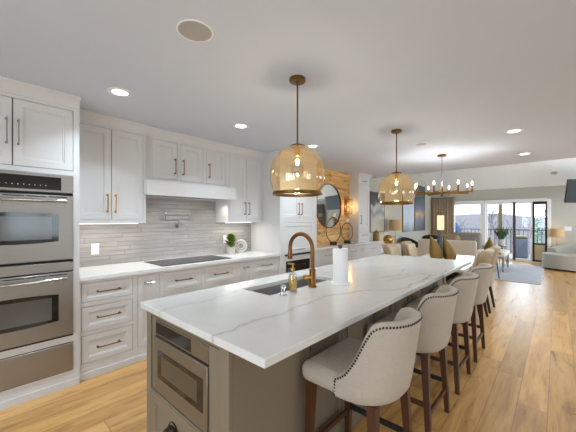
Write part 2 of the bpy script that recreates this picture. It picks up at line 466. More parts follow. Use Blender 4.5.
M['bark'] = mat('bare_branches', rgb(92, 86, 90), .9, var=.15)
M['bluecloth'] = mat('blue_canvas', rgb(24, 56, 100), .8)
M['beige'] = mat('beige_panel', rgb(196, 184, 152), .6)
M['patio'] = mat('blue_grey_patio', rgb(84, 92, 110), .6)
M['speaker'] = mat('speaker_mesh', rgb(176, 173, 169), .8, bump=.3, bscale=500)
M['floor'] = planks('oak_floor', .177, 1.9, .0505, rgb(158, 108, 56), rgb(210, 159, 94), rgb(226, 182, 120))
M['knotty'] = planks('knotty_pine', .14, 1.7, .02, rgb(150, 90, 36), rgb(232, 184, 112), rgb(246, 212, 146), axis='y', rowaxis='z', rough=.5, knots=1.0, gap=.005, kscale=2.6)
M['quartz'] = quartz('veined_quartz')
M['tile'] = tiles('grey_tiles')
M['pane'] = thin_glass('window_glass', (.97, .985, .98, 1))
M['amber'] = thin_glass('amber_glass', AMBER, 1.5, .03)
hazed(M['amber'], (.95, .76, .48, 1), HAZE)
M['clear'] = thin_glass('clear_glass', (.93, .94, .94, 1), 1.5, .05)
M['soap'] = mat('yellow_soap', rgb(228, 176, 24), .15, var=.05)
M['bulb'] = emit('bulb_glow', (1, .80, .52, 1), 14)
M['can'] = emit('downlight_glow', (1, .96, .9, 1), 6)
M['strip'] = emit('strip_glow', (1, .95, .88, 1), 2)
M['lit_shade'] = emit('lit_shade', (1, .80, .52, 1), 1.0)
M['sconce_glow'] = emit('sconce_glow', (1, .70, .36, 1), 1.3)
M['mirror'] = mat('mirror', rgb(176, 176, 172), .03, 1)
M['screen'] = mat('tv_screen', rgb(30, 32, 32), .4, spec=.25)
M['art_a'] = painting('art_grey', [(.0, rgb(214, 204, 178)), (.34, rgb(186, 186, 176)), (.5, rgb(136, 136, 132)), (.64, rgb(196, 194, 186)), (.72, rgb(78, 80, 86)), (1, rgb(56, 58, 66))])
M['art_b'] = painting('art_pale', [(.0, rgb(120, 130, 140)), (.2, rgb(188, 196, 206)), (.6, rgb(204, 210, 218)), (1, rgb(150, 160, 170))], sc=1.2)
M['art_c'] = painting('art_dusk', [(.0, rgb(70, 84, 104)), (.25, rgb(112, 122, 140)), (.36, rgb(204, 158, 118)), (.46, rgb(120, 130, 150)), (.7, rgb(84, 98, 100)), (1, rgb(66, 76, 74))], sc=1.2)

def area(name, loc, rot, size, watts, col=(1, .95, .88), parent=None, sy=None, spread=None):
    l = bpy.data.lights.new(name, 'AREA'); l.energy = watts; l.color = col
    if sy: l.shape = 'RECTANGLE'; l.size = size; l.size_y = sy
    else: l.shape = 'DISK'; l.size = size
    if spread: l.spread = spread
    o = bpy.data.objects.new(name, l); C.objects.link(o); o.rotation_euler = rot
    if parent is not None:
        o.parent = parent; o.location = Vector(loc)-ORG[parent.name]
    else: o.location = loc
    return o
def point(name, loc, watts, col=(1, .78, .5), r=.03, parent=None):
    l = bpy.data.lights.new(name, 'POINT'); l.energy = watts; l.color = col; l.shadow_soft_size = r
    o = bpy.data.objects.new(name, l); C.objects.link(o)
    if parent is not None: o.parent = parent; o.location = Vector(loc)-ORG[parent.name]
    else: o.location = loc
    return o
# ================================================================ ROOM SHELL
XL, XR, YB, YF, ZC = -3.73, 3.0, -2.5, 12.7, 2.46      # left wall, right wall, wall behind, far wall, kitchen ceiling
Y0, Y1, YR, ZR = 6.95, 12.7, 9.8, 3.95                  # the vaulted part and its ridge
struct('floor', MB().box(XL-.12, XR+.12, YB-.12, YF+.12, -.12, 0), M['floor'])
prof = [(YB-.12, -.0), (YF+.12, -.0), (YF+.12, 2.5), (YR, ZR+.06), (Y0-.05, 2.52), (YB-.12, 2.52)]
struct('wall_left', MB().prism(prof, XL-.12, XL, 'x'), M['wall'])
mb = MB(); mb.prism([(Y0-.05, 2.52), (YF+.12, 2.5), (YR, ZR+.06)], XR, XR+.12, 'x')
def holes_x(mb, x0, x1, ya, yb, za, zb, hs):
    # a wall in the y-z plane with window openings
    y = ya
    for (h0, h1, z0, z1) in hs:
        mb.box(x0, x1, y, h0, za, zb); mb.box(x0, x1, h0, h1, za, z0); mb.box(x0, x1, h0, h1, z1, zb); y = h1
    mb.box(x0, x1, y, yb, za, zb)
RW_ADDED = [(.6, 2.0, .95, 2.1), (4.6, 6.0, .95, 2.1), (7.2, 9.75, .1, 2.4), (9.9, 12.45, .1, 2.4)]
holes_x(mb, XR, XR+.12, YB-.12, YF+.12, 0, 2.52, RW_ADDED)
struct('wall_right', mb, M['wall'])
mb = MB(); bx0, bx1, bz0, bz1 = -2.0, 1.0, .6, 2.15
mb.box(XL, bx0, YB-.12, YB, 0, 2.52); mb.box(bx1, XR, YB-.12, YB, 0, 2.52)
mb.box(bx0, bx1, YB-.12, YB, 0, bz0); mb.box(bx0, bx1, YB-.12, YB, bz1, 2.52)
struct('wall_back', mb, M['wall'])
# far wall: a window and a glazed door
WX0, WX1, WZ0, WZ1 = -2.96, -2.03, .52, 2.03
DX0, DX1, DZ1 = -1.97, -.17, 2.09
mb = MB()
mb.box(XL, WX0, YF, YF+.12, 0, 2.52); mb.box(WX0, WX1, YF, YF+.12, 0, WZ0); mb.box(WX0, WX1, YF, YF+.12, WZ1, 2.52)
mb.box(WX1, DX0, YF, YF+.12, 0, 2.52); mb.box(DX0, DX1, YF, YF+.12, DZ1, 2.52); mb.box(DX1, XR, YF, YF+.12, 0, 2.52)
struct('wall_far', mb, M['wall'])
# ceilings
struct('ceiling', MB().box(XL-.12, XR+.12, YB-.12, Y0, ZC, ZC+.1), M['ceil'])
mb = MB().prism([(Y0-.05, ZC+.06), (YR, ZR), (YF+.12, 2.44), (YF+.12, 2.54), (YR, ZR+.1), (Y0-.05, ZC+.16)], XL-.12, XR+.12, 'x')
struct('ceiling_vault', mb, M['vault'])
# header band over the window and door
struct('trim_1', MB().box(-3.72, -.1, YF-.03, YF, 2.135, 2.165, .004), M['wall'])
struct('baseboard_far', MB().box(-.05, XR, YF-.016, YF, 0, .13, .004), M['trim'])
struct('baseboard_left', MB().box(XL, XL+.016, 6.85, YF-.02, 0, .13, .004), M['trim'])

def frame_far(mb, x0, x1, z0, z1, w, y0, y1):
    mb.box(x0, x0+w, y0, y1, z0, z1, .003); mb.box(x1-w, x1, y0, y1, z0, z1, .003)
    mb.box(x0+w, x1-w, y0, y1, z1-w, z1, .003); mb.box(x0+w, x1-w, y0, y1, z0, z0+w, .003)
def mk(name, loc):
    o = bpy.data.objects.new(name, None); C.objects.link(o); o.location = loc; o.empty_display_size = .1; ORG[o.name] = Vector(loc)
    o['kind'] = 'structure'; return o
w1 = mk('window_1', (WX0, YF, WZ0))
mb = MB(); frame_far(mb, WX0-.09, WX1+.06, WZ0-.1, WZ1+.09, .1, YF-.025, YF); frame_far(mb, WX0, WX1, WZ0, WZ1, .05, YF, YF+.09)
mb.build('window_frame', M['trim'], w1)
MB().box(WX0+.05, WX1-.05, YF+.04, YF+.046, WZ0+.05, WZ1-.05).build('window_pane', M['pane'], w1)
d1 = mk('door_1', (DX0, YF, 0))
mb = MB()
mb.box(DX0-.01, DX0+.06, YF-.03, YF+.1, 0, DZ1, .004); mb.box(DX1-.06, DX1+.03, YF-.03, YF+.1, 0, DZ1, .004); mb.box(DX0+.06, DX1-.06, YF-.03, YF+.1, DZ1-.07, DZ1+.03, .004)
mb.box(DX0+.06, DX1-.06, YF-.04, YF+.11, 0, .035, .004)
mb.build('door_frame', M['trim'], d1)
mb = MB(); frame_far(mb, DX0+.06, -1.08, .035, DZ1-.07, .055, YF+.045, YF+.085); mb.build('fixed_sash', M['trim'], d1)
MB().box(DX0+.115, -1.135, YF+.06, YF+.066, .09, DZ1-.125).build('fixed_pane', M['pane'], d1)
mb = MB(); mb.box(-1.115, -1.045, YF, YF+.04, .035, DZ1-.07, .003); mb.build('dark_stile', M['rail'], d1)['label'] = 'dark upright stile'
mb = MB(); mb.box(-1.045, -.66, YF, YF+.04, DZ1-.125, DZ1-.07, .003); mb.box(-1.045, -.66, YF, YF+.04, .035, .1, .003); mb.box(-.66, -.605, YF-.005, YF+.045, .035, DZ1-.07, .003)
mb.build('sliding_sash', M['trim'], d1)
MB().box(-1.045, -.66, YF+.017, YF+.023, .1, DZ1-.125).build('sliding_pane', M['pane'], d1)
mb = MB(); mb.box(-.64, -.625, YF-.05, YF-.035, .92, 1.16, .003); mb.box(-.64, -.625, YF-.04, YF-.004, .94, .96); mb.box(-.64, -.625, YF-.04, YF-.004, 1.12, 1.14)
mb.build('door_handle', M['steel'], d1)
mb = MB(); frame_far(mb, -.603, -.232, .036, DZ1-.072, .055, YF, YF+.04); mb.box(-.548, -.287, YF, YF+.04, .60, .65, .003); mb.box(-.548, -.287, YF, YF+.04, 1.92, 1.965, .003)
mb.build('dark_side_frame', M['blackm'], d1)['label'] = 'black framed side panel'
MB().box(-.548, -.287, YF+.017, YF+.023, .65, 1.92).build('side_pane', M['pane'], d1)
MB().box(-.548, -.287, YF+.012, YF+.028, .091, .60).build('lower_panel', M['beige'], d1)['label'] = 'beige lower panel'
# unseen windows to the right and behind, added to let in daylight
for i, (h0, h1, z0, z1) in enumerate(RW_ADDED):
    w = mk('window_%d' % (i+2), (XR, h0, z0)); mb = MB()
    for y in (h0, (h0+h1)/2-.03, h1-.06): mb.box(XR+.02, XR+.08, y, y+.06, z0, z1, .003)
    mb.box(XR+.02, XR+.08, h0+.06, h1-.06, z0, z0+.06); mb.box(XR+.02, XR+.08, h0+.06, h1-.06, z1-.06, z1)
    mb.build('window_frame', M['trim'], w)
w = mk('window_6', (bx0, YB, bz0)); mb = MB()
for k in range(5): x = bx0+(bx1-bx0-.07)*k/4; mb.box(x, x+.07, YB-.09, YB-.03, bz0, bz1, .003)
for k in range(4):
    xa = bx0+(bx1-bx0-.07)*k/4+.07; xb = bx0+(bx1-bx0-.07)*(k+1)/4
    mb.box(xa, xb, YB-.09, YB-.03, bz0, bz0+.06); mb.box(xa, xb, YB-.09, YB-.03, bz1-.06, bz1)
mb.build('window_frame', M['trim'], w)

# ---------------------------------------------------------------- ceiling fittings
def downlight(x, y, label, watts=DOWN):
    t = thing('recessed_downlight', label, 'ceiling light', (x, y, ZC), 'recessed downlights in the ceiling')
    MB().lathe([(.058, 0), (.092, 0), (.092, -.004), (.086, -.007), (.060, -.005)], (x, y, ZC), 32, True).build('trim_ring', M['trim'], t)
    MB().lathe([(0, -.0005), (.0585, -.0005), (.0585, -.003), (0, -.003)], (x, y, ZC), 32).build('lens', M['can'], t)
    area('downlight_beam', (x, y, ZC-.012), (0, 0, 0), .11, watts, DCOL, t, spread=2.1)
    return t
downlight(-2.655, .87, 'round recessed downlight nearest the tall oven cabinet')
downlight(-2.61, 2.09, 'round recessed downlight in front of the range hood cabinets')
downlight(-2.57, 3.35, 'round recessed downlight just right behind the near pendant')
downlight(-.375, 4.375, 'larger-looking of two downlights at the right of the ceiling')
downlight(-.38, 6.0, 'smaller, farther of two downlights at the right of the ceiling')
for (x, y) in ((-2.65, -.6), (-.4, -1.2), (1.4, -1.2), (1.4, .9), (1.4, 2.7), (1.4, 4.4)):  # extra unseen downlights, added to brighten the kitchen
    downlight(x, y, 'added round recessed downlight, unseen, behind or right of the camera')
for (x, y, r, lb) in ((-1.488, .87, .098, 'large round ceiling speaker grille near the top of the picture'), (-1.39, 4.26, .085, 'round ceiling speaker between the far pendant and the chandelier')):
    t = thing('ceiling_speaker', lb, 'speaker', (x, y, ZC), 'ceiling speakers')
    MB().lathe([(r-.008, 0), (r, 0), (r, -.004), (r-.008, -.005)], (x, y, ZC), 40, True).build('rim', M['trim'], t)
    MB().lathe([(0, -.0003), (r-.008, -.0003), (r-.008, -.0035), (0, -.0035)], (x, y, ZC), 40).build('grille', M['speaker'], t)
zs = 2.47+(.67*.5)+.0
t = thing('ceiling_speaker', 'round speaker on the sloped ceiling above the glazed door', 'speaker', (0,0,0), 'ceiling speakers')
MB().lathe([(.082, 0), (.092, 0), (.092, -.004), (.082, -.005)], (0,0,0), 32, True).build('rim', M['trim'], t, local=True)
MB().lathe([(0, -.0003), (.082, -.0003), (.082, -.0035), (0, -.0035)], (0,0,0), 32).build('grille', M['speaker'], t, local=True)
sl = (ZR-2.44)/(YF+.12-YR)
t.location = (-.066, 12.03, 2.44+sl*(YF+.12-12.03)-.001); t.rotation_euler = (-math.atan(sl), 0, 0)
# ================================================================ LEFT WALL: OVENS, CABINETS, COUNTER
def bx(mb, ax, face, u0, u1, v0, v1, w0, w1, b=.0015):
    # u along the run, v up, w outward from the face; ax 'L' faces +x, 'N' faces -y
    if ax == 'L': return mb.box(face+w0, face+w1, u0, u1, v0, v1, b)
    return mb.box(u0, u1, face-w0, face-w1, v0, v1, b)
def fp(ax, face, u, v, w):
    return (face+w, u, v) if ax == 'L' else (u, face-w, v)
def shaker(mb, ax, face, u0, u1, v0, v1, w0=0, th=.02, fr=.055, rec=.009):
    L = [(0, w0), (0, w0+th-.001), (.001, w0+th), (fr, w0+th), (fr+.003, w0+th-.004), (fr+.011, w0+th-.004), (fr+.014, w0+th-rec)]
    rows = []
    for (i, w) in L:
        rows.append([fp(ax, face, *q, w) for q in ((u0+i, v0+i), (u1-i, v0+i), (u1-i, v1-i), (u0+i, v1-i))])
    o = len(mb.v); mb.grid(rows, closed_u=True)
    n = len(L); mb.f.append(tuple(o+4*(n-1)+k for k in range(4))); mb.f.append(tuple(o+k for k in (3,2,1,0)))
    return mb
def pull(ax, face, u, v, ln, vert, m, parent, w0=.02, r=.0052, name='handle'):
    mb = MB(); h = ln/2
    if vert:
        a = [(u, v-h), (u, v+h)]; po = [(u, v-h+.012), (u, v+h-.012)]
    else:
        a = [(u-h, v), (u+h, v)]; po = [(u-h+.012, v), (u+h-.012, v)]
    k = w0+.03
    mb.tube([fp(ax, face, *a[0], k), fp(ax, face, *a[1], k)], r, 8)
    for p in po:
        mb.tube([fp(ax, face, *p, w0), fp(ax, face, *p, k)], r*1.05, 8)
        mb.tube([fp(ax, face, *p, w0), fp(ax, face, *p, w0+.003)], r*1.9, 10)
    return mb.build(name, m, parent)
def crown(mb, ax, face, u0, u1, z0=2.365, z1=ZC, out=.05, back=None):
    pr = [(-.02, z0), (.006, z0), (.009, z0+.03), (.022, z0+.05), (out-.012, z1-.025), (out, z1-.014), (out, z1-.0005), (-.02, z1-.0005)]
    n = len(pr); vs = []
    for u, mi in ((u0, 0), (u1, 1)):
        for (w, z) in pr: vs.append(fp(ax, face, u, z, w))
    fs = [tuple(range(n)), tuple(range(2*n-1, n-1, -1))]+[(i, (i+1)%n, n+(i+1)%n, n+i) for i in range(n)]
    return mb.add(vs, fs)
G = .0035
CB = M['cab']
def front(kind, root, ax, face, u0, u1, v0, v1, hm, hpos=None, hv=None, hl=.16, vert=False, m=None, fr=.055):
    d = shaker(MB(), ax, face, u0+G, u1-G, v0+G, v1-G, -.02, .02, fr).build(kind, m or CB, root)
    if hm is not None: pull(ax, face, hpos, hv, hl, vert, hm, d, 0)
    return d
def face_frame(root, ax, face, us, vs, m):
    # us, vs: lists of strips (u0,u1,v0,v1)
    mb = MB()
    for s in us: bx(mb, ax, face, *s, -.02, 0, .0008)
    return mb.build('face_frame', m, root)

# ---- tall oven cabinet
TX = -3.05
t = thing('oven_cabinet', 'tall white cabinet housing the double oven at left edge', 'cabinet', (TX, .255, 0))
mb = MB(); mb.box(XL, TX-.02, -.17, -.15, 0, 2.365); mb.box(XL, TX-.02, .66, .68, 0, 2.365); mb.build('side_panel', CB, t)
mb = MB()
mb.box(XL, XL+.02, -.1499, .6599, 0, 2.365); mb.box(XL+.02, TX-.022, -.15, .66, 1.80, 2.365); mb.box(XL+.02, TX-.022, -.15, .66, 0, .13); mb.box(XL+.02, TX-.022, -.15, .66, .376, .43)
mb.build('carcass', M['gap'], t)
mb = MB(); F = (lambda *a: bx(mb, 'L', TX, *a, -.02, 0, .0008))
F(-.17, -.125, .1, 2.365); F(.636, .68, .1, 2.365)
F(-.125, .636, 1.785, 1.825); F(-.125, .636, 2.338, 2.365); F(-.125, .636, .378, .432); F(-.125, .636, .1, .138)
mb.build('face_frame', CB, t)
mb = MB(); bx(mb, 'L', TX, -.17, .68, 0, .1, -.02, .003, .001); bx(mb, 'L', TX, -.17, .68, 0, .062, .0035, .012, .002); mb.build('plinth', CB, t)
crown(MB(), 'L', TX, -.17, .68).box(XL, TX-.02, .60, .68, 2.365, ZC-.001).build('crown_moulding', CB, t)
front('door', t, 'L', TX, -.125, .2555, 1.825, 2.338, M['chrome'], .222, 2.08, .2, True)
front('door', t, 'L', TX, .2555, .636, 1.825, 2.338, M['chrome'], .289, 2.08, .2, True)
# ---- double oven
M['ovenscreen'] = mat('oven_screen', rgb(92, 90, 85), .12)
ov = thing('double_wall_oven', 'stainless steel double wall oven built into tall white cabinet', 'oven', (TX, .255, .43))
o0, o1 = -.122, .633
mb = MB(); bx(mb, 'L', TX, o0+.02, o1-.02, .44, 1.775, -.55, -.021); mb.build('body', M['blackm'], ov)
cp = bx(MB(), 'L', TX, o0, o1, 1.632, 1.782, -.02, .018, .004).build('control_panel', M['steel'], ov)
bx(MB(), 'L', TX, o0+.12, .55, 1.652, 1.757, .0182, .0205, .001).build('display', M['glassblk'], cp)
mb = MB()
for k in range(14): mb.lathe([(0, .021), (.0042, .021), (.0036, .0225), (0, .0225)], fp('L', TX, .02+.033*k, 1.685, 0), 8, ax='x')
mb.build('buttons', M['chrome'], cp)
def oven_door(root, z0, z1, w0, w1):
    d = bx(MB(), 'L', TX, o0, o1, z0, z1, -.02, .022, .005).build('oven_door', M['steel'], root)
    # window with gently bowed top and bottom edges
    ya, yb, n = .0, .532, 16; top = []; bot = []
    ya = o0+.1
    for i in range(n+1):
        s = i/n; y = ya+(yb-ya)*s; q = 1-(2*s-1)**2
        top.append((y, w1-.012+.014*q)); bot.append((y, w0+.012-.014*q))
    poly = bot+top[::-1]
    MB().prism(poly, TX+.0221, TX+.0245, 'x').build('oven_window', M['glassblk'], d)
    MB().prism([(ya+.045, w0+.03), (yb-.045, w0+.03), (yb-.045, w1-.03), (ya+.045, w1-.03)], TX+.0246, TX+.025, 'x').build('window_screen', M['ovenscreen'], d)
    hz = z1-.052; pts = [(TX+.022, o0+.06, hz)]
    for i in range(15):
        s = i/14; pts.append((TX+.052+.014*(1-(2*s-1)**2), o0+.06+(o1-o0-.12)*s, hz+.004))
    pts.append((TX+.022, o1-.06, hz))
    MB().tube(pts, .0125, 12).build('door_handle', M['chrome'], d)
    mb = MB()
    for k in range(5): bx(mb, 'L', TX, o0+.05+k*.135, o0+.17+k*.135, z1-.018, z1-.011, .0222, .0232, 0)
    mb.build('vent_slots', M['blackm'], d)
    return d
oven_door(ov, 1.08, 1.612, 1.225, 1.468)
bx(MB(), 'L', TX, o0, o1, .985, 1.062, -.02, .016, .003).build('middle_trim', M['steel'], ov)
oven_door(ov, .448, .975, .572, .812)
bx(MB(), 'L', TX, o0, o1, .432, .446, -.02, .004, .001).build('bottom_vent', M['blackm'], ov)
wd = thing('warming_drawer', 'plain stainless warming drawer under the double oven', 'drawer', (TX, .255, .14))
bx(MB(), 'L', TX, o0+.02, o1-.02, .15, .37, -.5, -.021).build('drawer_box', M['blackm'], wd)
bx(MB(), 'L', TX, o0, o1, .142, .374, -.02, .012, .004).build('drawer_front', M['steel'], wd)
mb = MB(); bx(mb, 'L', TX, o0, o1, .3745, .378, -.02, .004, 0); bx(mb, 'L', TX, o0, o1, .138, .1415, -.02, .004, 0); mb.build('gasket', M['blackm'], wd)

# ---- base cabinets
BX = -3.085
def base(u0, u1, label, rows, group='white base cabinets under the wall counter', face=BX, dv=.874, toe=.1):
    t = thing('base_cabinet', label, 'cabinet', (face, (u0+u1)/2, 0), group)
    MB().box(XL+.001, face-.021, u0+.001, u1-.001, toe, dv-.001).build('carcass', M['gap'], t)
    mb = MB(); a, b = u0+.022, u1-.022
    bx(mb, 'L', face, u0+.0004, a, toe, dv-.001, -.02, 0, .0008); bx(mb, 'L', face, b, u1-.0004, toe, dv-.001, -.02, 0, .0008)
    vs = sorted([r[1] for r in rows]+[r[2] for r in rows])
    edges = [toe]+vs+[dv-.001]
    for i in range(0, len(edges), 2):
        bx(mb, 'L', face, a, b, edges[i], edges[i+1], -.02, 0, .0008)
    mb.build('face_frame', CB, t)
    mb = MB(); bx(mb, 'L', face, u0+.0004, u1-.0004, 0, toe-.001, -.08, .003, .001); bx(mb, 'L', face, u0+.0004, u1-.0004, 0, .062, .003, .011, .002); mb.build('plinth', CB, t)
    for (k, v0, v1, hm, hu, hv, hl, vert, fr) in rows:
        front(k, t, 'L', face, a, b, v0, v1, hm, hu, hv, hl, vert, None, fr)
    return t
BR, CH = M['bronze'], M['chrome']
base(.68, 1.15, 'white base cabinet with three drawers beside the tall oven cabinet', [
    ('drawer', .68, .846, BR, .915, .763, .2, False, .035), ('drawer', .422, .64, BR, .915, .531, .2, False, .045), ('drawer', .138, .385, BR, .915, .262, .2, False, .045)])
base(1.15, 1.415, 'narrow white base cabinet left of the cooktop with short pull', [('door', .138, .846, CH, 1.283, .775, .09, False, .05)])
base(1.415, 1.905, 'white base cabinet under the left half of the cooktop', [
    ('drawer', .65, .846, BR, 1.66, .748, .2, False, .035), ('drawer', .39, .61, BR, 1.66, .5, .2, False, .045), ('drawer', .138, .35, BR, 1.66, .245, .2, False, .045)])
base(1.905, 2.42, 'white base cabinet under the right half of the cooktop', [
    ('drawer', .65, .846, BR, 2.16, .748, .2, False, .035), ('drawer', .39, .61, BR, 2.16, .5, .2, False, .045), ('drawer', .138, .35, BR, 2.16, .245, .2, False, .045)])
base(2.42, 2.695, 'narrow white base cabinet right of the cooktop with short pull', [('door', .138, .846, CH, 2.557, .775, .09, False, .05)])
base(2.695, 3.19, 'white base cabinet with drawers at the pantry end of counter', [
    ('drawer', .68, .846, CH, 2.94, .768, .2, False, .035), ('drawer', .422, .64, CH, 2.94, .531, .2, False, .045), ('drawer', .138, .385, CH, 2.94, .262, .2, False, .045)])
def slab(mb, xs, ys, z0, z1, hole=True):
    nx, ny = len(xs), len(ys); o = len(mb.v)
    for z in (z0, z1):
        for x in xs:
            for y in ys: mb.v.append((x, y, z))
    I = lambda i, j, k: o+k*nx*ny+i*ny+j
    cells = [(i, j) for i in range(nx-1) for j in range(ny-1) if not (hole and i == 1 and j == 1)]
    cs = set(cells)
    for (i, j) in cells:
        for k in (0, 1): mb.f.append((I(i,j,k), I(i+1,j,k), I(i+1,j+1,k), I(i,j+1,k)))
        for (a, b, di, dj) in (((i,j),(i+1,j),0,-1), ((i,j+1),(i+1,j+1),0,1), ((i,j),(i,j+1),-1,0), ((i+1,j),(i+1,j+1),1,0)):
            if (i+di, j+dj) not in cs: mb.f.append((I(*a,0), I(*b,0), I(*b,1), I(*a,1)))
    return mb
def soften(o, w=.003):
    m = o.modifiers.new('edge', 'BEVEL'); m.width = w; m.segments = 2; m.limit_method = 'ANGLE'; m.angle_limit = .9
    return o
soften(single('countertop', slab(MB(), [XL+.001, -3.61, -3.12, -3.055], [.6805, 1.44, 2.36, 3.1895], .874, .912, False), M['quartz'], 'white quartz countertop along the left wall under the grey tile', 'countertop', (-3.4, 1.93, .874)))
ct = thing('cooktop', 'black glass induction cooktop set in the left wall counter', 'cooktop', (-3.36, 1.9, .912))
MB().box(-3.61, -3.12, 1.44, 2.36, .9122, .918, .002).build('glass_top', mat('cooktop_glass', rgb(34, 33, 32), .2, spec=.25), ct)
mb = MB()
for (x, y, r) in ((-3.5, 1.62, .09), (-3.26, 1.62, .07), (-3.37, 1.9, .12), (-3.5, 2.18, .07), (-3.26, 2.18, .09)):
    mb.lathe([(r, .9181), (r+.003, .9181), (r+.003, .9184), (r, .9184)], (x, y, 0), 40, True)
mb.build('burner_rings', M['rail'], ct)
# ---- backsplash
struct('wall_tile', MB().box(XL, XL+.012, .6805, 3.1895, .9125, 1.86), M['tile'])
# ---- wall cabinets
def wallcab(u0, u1, z0, face, label, doors, zt=2.34, group='white wall cabinets above the counter', rail=.04):
    t = thing('wall_cabinet', label, 'cabinet', (face, (u0+u1)/2, z0), group)
    MB().box(XL+.013, face-.021, u0, u1, z0, zt+.02).build('carcass', CB, t)
    mb = MB(); bx(mb, 'L', face, u0, doors[0][0], z0, zt+.025, -.02, 0, .0008); bx(mb, 'L', face, doors[-1][1], u1, z0, zt+.025, -.02, 0, .0008)
    for i in range(len(doors)-1):
        if doors[i+1][0]-doors[i][1] > .004: bx(mb, 'L', face, doors[i][1], doors[i+1][0], z0+rail, zt, -.02, 0, .0008)
    bx(mb, 'L', face, doors[0][0], doors[-1][1], z0, z0+rail, -.02, 0, .0008); bx(mb, 'L', face, doors[0][0], doors[-1][1], zt, zt+.025, -.02, 0, .0008)
    mb.build('face_frame', CB, t)
    for (a, b, hu, hz, hm) in doors: front('door', t, 'L', face, a, b, z0+rail, zt, hm, hu, hz, .19, True)
    crown(MB(), 'L', face, u0, u1).box(XL+.013, face-.02, u0, u1, 2.365, ZC-.001).build('crown_moulding', CB, t)
    return t
BS = M['brass']
u1 = wallcab(.6805, 1.372, 1.375, -3.38, 'white two door wall cabinet next to the oven cabinet', [(.715, 1.029, .99, 1.58, BS), (1.029, 1.343, 1.064, 1.58, BS)])
u2 = wallcab(2.505, 3.1895, 1.375, -3.42, 'white two door wall cabinet next to the pantry tower', [(2.54, 2.848, 2.81, 1.58, M['bronze']), (2.848, 3.155, 2.886, 1.58, M['bronze'])])
uh = wallcab(1.3725, 2.5045, 1.852, -3.42, 'white three door wall cabinet above the range hood', [(1.455, 1.762, 1.728, 2.055, M['bronze']), (1.80, 2.118, 1.834, 2.055, M['bronze']), (2.165, 2.475, 2.2, 2.06, M['bronze'])])
for (root, a, b, z) in ((u1, .72, 1.34, 1.375), (u2, 2.54, 3.02, 1.375)):
    MB().box(XL+.20, XL+.225, a, b, z-.008, z-.0003, .002).build('under_cabinet_light', M['strip'], root)
    area('strip_light', (XL+.213, (a+b)/2, z-.012), (0, 0, 0), .12, UNDER, (1, .95, .88), root, sy=b-a)
hd = thing('range_hood', 'white box range hood between the wall cabinets over cooktop', 'range hood', (-3.3, 1.955, 1.69))
mb = MB(); mb.box(XL+.0125, -3.305, 1.373, 2.504, 1.715, 1.8515); mb.box(-3.42+.0005, -3.305, 2.504, 2.556, 1.69, 1.8515, .001); mb.box(-3.3795, -3.305, 1.345, 1.373, 1.69, 1.8515, .001)
mb.box(-3.305, -3.287, 1.345, 2.556, 1.685, 1.8515, .002); mb.box(XL+.0125, XL+.03, 1.373, 2.504, 1.69, 1.715)
mb.build('shell', CB, hd)
MB().box(XL+.06, -3.33, 1.42, 2.46, 1.706, 1.7148, .002).build('filter_panel', M['steel'], hd)
for y in (1.53, 1.955, 2.37):
    MB().lathe([(0, 1.7055), (.028, 1.7055), (.032, 1.702), (0, 1.700)], (-3.45, y, 0), 20).build('hood_light', M['can'], hd)
    area('hood_beam', (-3.45, y, 1.697), (0, 0, 0), .05, HOOD, (1, .95, .88), hd, spread=2.2)
# ---- pot filler
pf = thing('pot_filler', 'folding steel pot filler tap on the grey tiled wall', 'faucet', (XL+.012, 1.91, 1.33))
X = XL+.012
mb = MB(); mb.lathe([(0, 0), (.03, 0), (.03, .006), (.012, .012), (.012, .055), (0, .055)], (X, 1.91, 1.335), 20, ax='x'); mb.build('wall_flange', M['steel'], pf)
mb = MB(); mb.tube([(X+.05, 1.91, 1.335), (X+.05, 1.91, 1.40), (X+.05, 1.90, 1.408), (X+.05, 1.735, 1.41)], .009, 10); mb.tube([(X+.05, 1.735, 1.395), (X+.05, 1.735, 1.485)], .012, 12); mb.build('lower_arm', M['steel'], pf)
mb = MB(); mb.tube([(X+.05, 1.735, 1.475), (X+.055, 2.06, 1.475)], .009, 10); mb.tube([(X+.055, 2.06, 1.49), (X+.055, 2.06, 1.44)], .013, 12); mb.tube([(X+.055, 2.06, 1.475), (X+.06, 2.105, 1.47), (X+.06, 2.11, 1.40), (X+.06, 2.11, 1.375)], [.009, .009, .009, .011], 10); mb.build('upper_arm', M['steel'], pf)
mb = MB(); mb.tube([(X+.05, 1.91, 1.345), (X+.06, 1.965, 1.345)], .006, 8); mb.tube([(X+.05, 1.735, 1.49), (X+.05, 1.735, 1.505)], .006, 8); mb.tube([(X+.055, 2.06, 1.49), (X+.055, 2.06, 1.51), (X+.06, 2.09, 1.53)], .005, 8); mb.build('lever', M['chrome'], pf)
# ---- outlets
def plate(x, y, z, w, h, label, cat, ax='L', sl=2, name='wall_outlet'):
    t = thing(name, label, cat, fp(ax, x if ax == 'L' else y, y if ax == 'L' else x, z-h/2, 0), None)
    u, f = (y, x) if ax == 'L' else (x, y)
    bx(MB(), ax, f, u-w/2, u+w/2, z-h/2, z+h/2, 0, .006, .002).build('plate', M['plastic'], t)
    n = max(1, round(w/.07)); mb = MB()
    for k in range(n):
        uc = u-w/2+w*(k+.5)/n
        if name == 'light_switch': bx(mb, ax, f, uc-.016, uc+.016, z-.033, z+.033, .0061, .0095, .001)
        else:
            for s in (-.022, .022): bx(mb, ax, f, uc-.016, uc+.016, z+s-.014, z+s+.014, .0061, .0085, .001)
    mb.build('rocker' if name == 'light_switch' else 'socket', M['plastic'], t)
    return t
plate(X, .972, 1.095, .075, .12, 'white outlet plate on the tile under the left wall cabinet', 'outlet')
plate(X, 2.70, 1.12, .12, .12, 'white outlet plate on the tile behind the potted plant', 'outlet')
